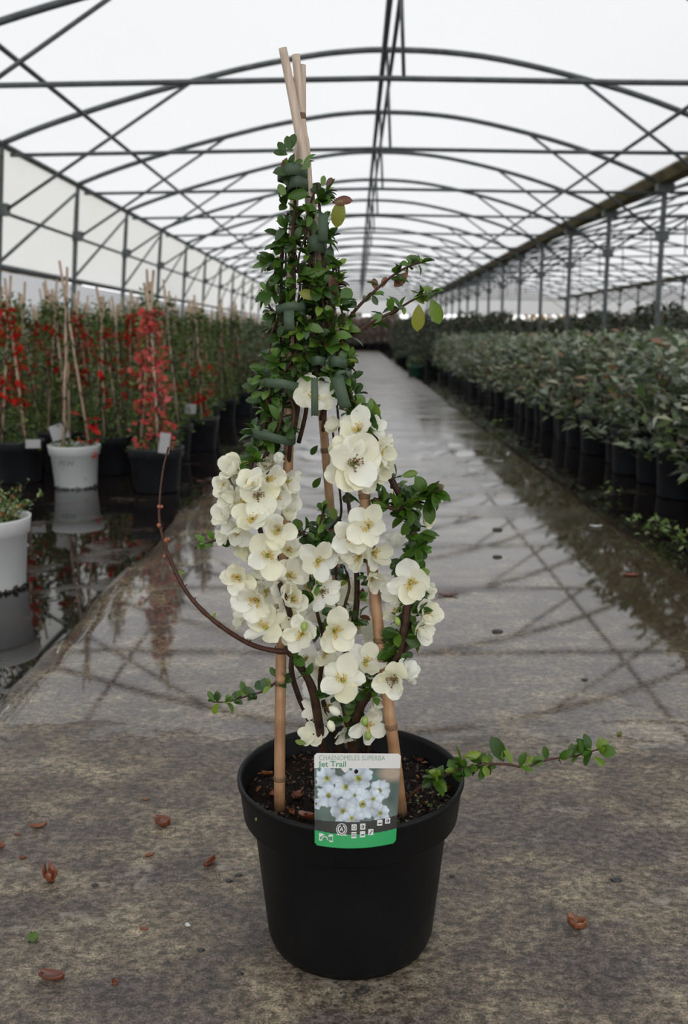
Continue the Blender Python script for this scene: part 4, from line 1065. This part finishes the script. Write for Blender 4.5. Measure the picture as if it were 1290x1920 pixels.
def card_text(s, u0, v0, size, mat, bold, name='lettering', sx=1.0):
    vs, fs = text_mesh(s, 1.0, bold); m = MB()
    m.add([card(u0 + v.x * size * sx, v0 - v.y * size * 164 / 175, .0006) for v in vs], fs); m.build(name, M[mat], tag)
card_text('CHAENOMELES SUPERBA', .055, .075, .082, 'ink_grey', 0.0, sx=.83)
card_text('Jet Trail', .055, .146, .092, 'ink_green', .018, sx=1.08)
def flat(poly, mat, k=.0006, name='print_mark'):
    m = MB(); m.add([card(u, v, k) for u, v in poly], [tuple(range(len(poly)))]); m.build(name, M[mat], tag)
def ringp(cu, cv_, r0, r1, mat, name='emblem_ring', k=.0006, a0=0, a1=2 * PI):
    m = MB(); n = 28; vs = []
    for i in range(n + 1):
        a = a0 + (a1 - a0) * i / n; vs += [card(cu + r0 * math.cos(a), cv_ + r0 * math.sin(a) * .94, k), card(cu + r1 * math.cos(a), cv_ + r1 * math.sin(a) * .94, k)]
    m.add(vs, [(2 * i, 2 * i + 1, 2 * i + 3, 2 * i + 2) for i in range(n)]); m.build(name, M[mat], tag)
ringp(.33, .812, .058, .066, 'ink_pale'); ringp(.33, .812, .036, .048, 'ink_pale', a0=-1.2, a1=4.4)
card_text('A', .305, .832, .07, 'ink_pale', .01, 'emblem_letter')
flat([(.27, .862), (.40, .866), (.40, .874), (.27, .870)], 'ink_pale')
def sq(cu, cv_, w=.031, sk=0): flat([(cu - w, cv_ - w + sk), (cu + w, cv_ - w - sk), (cu + w, cv_ + w - sk), (cu - w, cv_ + w + sk)], 'ink_pale', name='care_symbol')
M['ink_black'] = simple('black_ink', (.02, .02, .02), .4, .05, 5)
for (cu, cv_, kind) in ((.48, .79, 0), (.585, .785, 1), (.48, .868, 2), (.585, .862, 3), (.685, .845, 4), (.79, .755, 3), (.885, .74, 1)):
    sq(cu, cv_)
    if kind == 0: ringp(cu, cv_, .014, .020, 'ink_black', 'symbol_mark', .0009)
    elif kind == 1: ringp(cu, cv_, .012, .018, 'ink_black', 'symbol_mark', .0009); flat([(cu, cv_ - .015), (cu + .014, cv_), (cu, cv_ + .015)], 'ink_black', .0009, 'symbol_mark')
    elif kind == 2:
        for q in (-.016, .004): flat([(cu - .028, cv_ + q), (cu + .028, cv_ + q), (cu + .028, cv_ + q + .007), (cu - .028, cv_ + q + .007)], 'ink_black', .0009, 'symbol_mark')
    elif kind == 3: flat([(cu - .026, cv_ + .012), (cu - .01, cv_ - .002), (cu + .026, cv_ + .0), (cu + .02, cv_ + .012)], 'ink_black', .0009, 'symbol_mark')
    else: flat([(cu - .022, cv_ + .02), (cu + .015, cv_ - .02), (cu + .022, cv_ - .012), (cu - .014, cv_ + .024)], 'ink_black', .0009, 'symbol_mark')
# small landscape emblem on the green strip: pale field, dark green hills, white arc
flat([(.055, .865), (.225, .868), (.225, .945), (.055, .942)], 'ink_pale', name='emblem_field')
flat([(.065, .905), (.10, .885), (.14, .878), (.17, .892), (.22, .886), (.22, .93), (.065, .928)], 'ink_green', .0009, 'emblem_hills')
ringp(.125, .925, .030, .040, 'ink_pale', 'emblem_arc', .0012, PI, 2 * PI)
# ================================================================== FALLEN LEAVES AND LITTER ON THE PATH
def fallen(px, py, l, w, cup, seed, label, mat='dead', rz=0, cat='fallen leaf', name='fallen_leaf', tilt=(0, 0), curl=.3, wob=.12):
    q = PZ(px, py, 0); me = dead_leaf_mesh(l, w, cup, seed, curl, mat, wob); me.name = 'fallen_leaf'
    o = link(name, me, None, (q.x, q.y, .0003)); o.rotation_euler = (tilt[0], tilt[1], rz); o['label'] = label; o['category'] = cat
    md = o.modifiers.new('thickness', 'SOLIDIFY'); md.thickness = .0005
    return o
F = fallen
F(305, 1550, .026, .022, 1.1, 1, 'glossy orange-brown cupped leaf on the concrete left of the pot', rz=1.3, curl=.8)
F(72, 1552, .026, .010, .9, 2, 'curled brown leaf, uppermost on the dry concrete at left', rz=1.8, curl=.6)
F(95, 1655, .028, .022, 1.3, 3, 'crumpled dark brown leaf with ragged rim, far left', rz=.6, curl=1.1, wob=.6)
F(394, 1622, .026, .010, 1.4, 4, 'narrow folded brown leaf nearest the left side of the pot', rz=-.5, curl=.5)
F(280, 1605, .014, .006, 1.0, 5, 'small dark leaf scrap between the cupped and the folded leaf', rz=2.0, wob=.5)
F(97, 1837, .033, .016, 1.0, 6, 'orange-brown leaf with a point, bottom left corner', rz=1.4, curl=.4)
F(270, 1743, .011, .006, .5, 7, 'tiny reddish leaf scrap in the open at lower left', rz=1.4)
F(215, 1845, .010, .008, .9, 8, 'tiny brown scrap right of the bottom left leaf', rz=.3)
F(1081, 1742, .024, .018, 1.3, 9, 'reddish-brown crumpled leaf alone on the concrete right of the pot', rz=1.1, curl=1.0, wob=.5)
F(1161, 1378, .016, .009, .8, 10, 'small yellow leaf on the concrete above the right shoot', 'leaf_yellow', rz=2.4)
F(42, 1609, .011, .007, .6, 11, 'small orange scrap just above the crumpled dark leaf', rz=1.5)
F(2, 1588, .014, .010, .9, 12, 'orange scrap cut by the left edge', rz=.9)
F(33, 1566, .011, .006, .7, 13, 'pinkish-brown scrap beside the uppermost curled leaf', rz=1.2)
F(273, 1499, .013, .006, .3, 14, 'flat pale red scrap above the cupped leaf', rz=1.6)
F(62, 1760, .020, .014, .4, 15, 'green leaf lying flat at lower left', 'leaf_light', rz=.3)
F(1182, 1080, .05, .022, .5, 16, 'tan leaf lying in the dirty water at right', rz=1.5)
F(840, 1117, .06, .02, .3, 17, 'long pinkish-brown leaf on the wet path right of the plant', rz=1.5)
F(1117, 988, .05, .03, .3, 18, 'pale leaf scrap on the wet path near the right weeds', 'ink_pale', rz=1.4)
F(935, 866, .06, .035, .3, 19, 'pale scrap on the dark wet band of the path', 'ink_pale', rz=1.4)
F(352, 1735, .009, .006, .2, 20, 'white chip on the concrete left of the pot', 'ink_pale', rz=.7, cat='scrap', name='chip')
F(500, 858, .05, .03, .6, 21, 'brown leaf at the left kerb beyond the plant', rz=.4)
F(375, 905, .05, .03, .6, 22, 'orange-brown leaf on the left kerb beside the coral quince', rz=.9)
F(1210, 893, .05, .03, .4, 23, 'pale leaf in the wet gap by the right-hand pots', 'leaf_yellow', rz=1.2)
def stone(px, py, r, label):
    random.seed(px); q = PZ(px, py, 0); m = MB(); n = 12; vs = []; pr = [(0, 0), (.8, 0), (1.05, .25), (.95, .55), (.6, .8), (0, .9)]
    lathe(m, [(a * r, b * r * .7) for a, b in pr], n); m.v = [(x * U(.85, 1.15) * 1.25, y * U(.85, 1.15), z) for x, y, z in m.v]
    o = m.build('pebble', M['stone'], None, loc=(q.x, q.y, 0)); o['label'] = label; o['category'] = 'pebble'
stone(1155, 1651, .0055, 'black pebble on the dry concrete at right')
stone(932, 994, .016, 'dark wet lump in the middle of the path, upper of two')
stone(932, 1045, .013, 'dark wet lump in the middle of the path, lower of two')
stone(932, 1185, .011, 'dark crumb of soil on the wet path below the two lumps')
stone(448, 1641, .004, 'upper black soil crumb left of the pot')
stone(429, 1652, .004, 'black soil crumb at the edge of the damp patch left of the pot')
stone(178, 1660, .0035, 'black crumb above and right of the crumpled dark leaf')
stone(377, 1782, .0035, 'black crumb near the lower left side of the pot')
stone(450, 1827, .0035, 'black crumb just left of the foot of the pot')
stone(1096, 1275, .006, 'dark crumb on the wet path at right')
stone(848, 1643, .003, 'black crumb right of the pot, level with its middle')
random.seed(55); m = MB()
for i in range(260):
    x = U(-.75, 1.0); y = U(.82, 1.9); r = U(.0006, .0017)
    if math.hypot(x - PCX, y - HY) < .11: continue
    m.add([(x - r, y, .0), (x, y - r, .0), (x + r, y, .0), (x, y + r, .0), (x, y, r * 1.2)], [(0, 1, 4), (1, 2, 4), (2, 3, 4), (3, 0, 4)])
for i in range(70):
    a = U(0, 6.28); rr = abs(random.gauss(0, .018)); q = PZ(672, 1862, 0); x = q.x + rr * math.cos(a) * 1.5; y = q.y + rr * math.sin(a); r = U(.001, .003)
    m.add([(x - r, y, .0), (x, y - r, .0), (x + r, y, .0), (x, y + r, .0), (x, y, r)], [(0, 1, 4), (1, 2, 4), (2, 3, 4), (3, 0, 4)])
o = m.build('soil_crumbs', M['pot_grime'], None, kind='stuff'); o['label'] = 'loose dark soil crumbs scattered on the concrete around the pot'; o['category'] = 'soil'
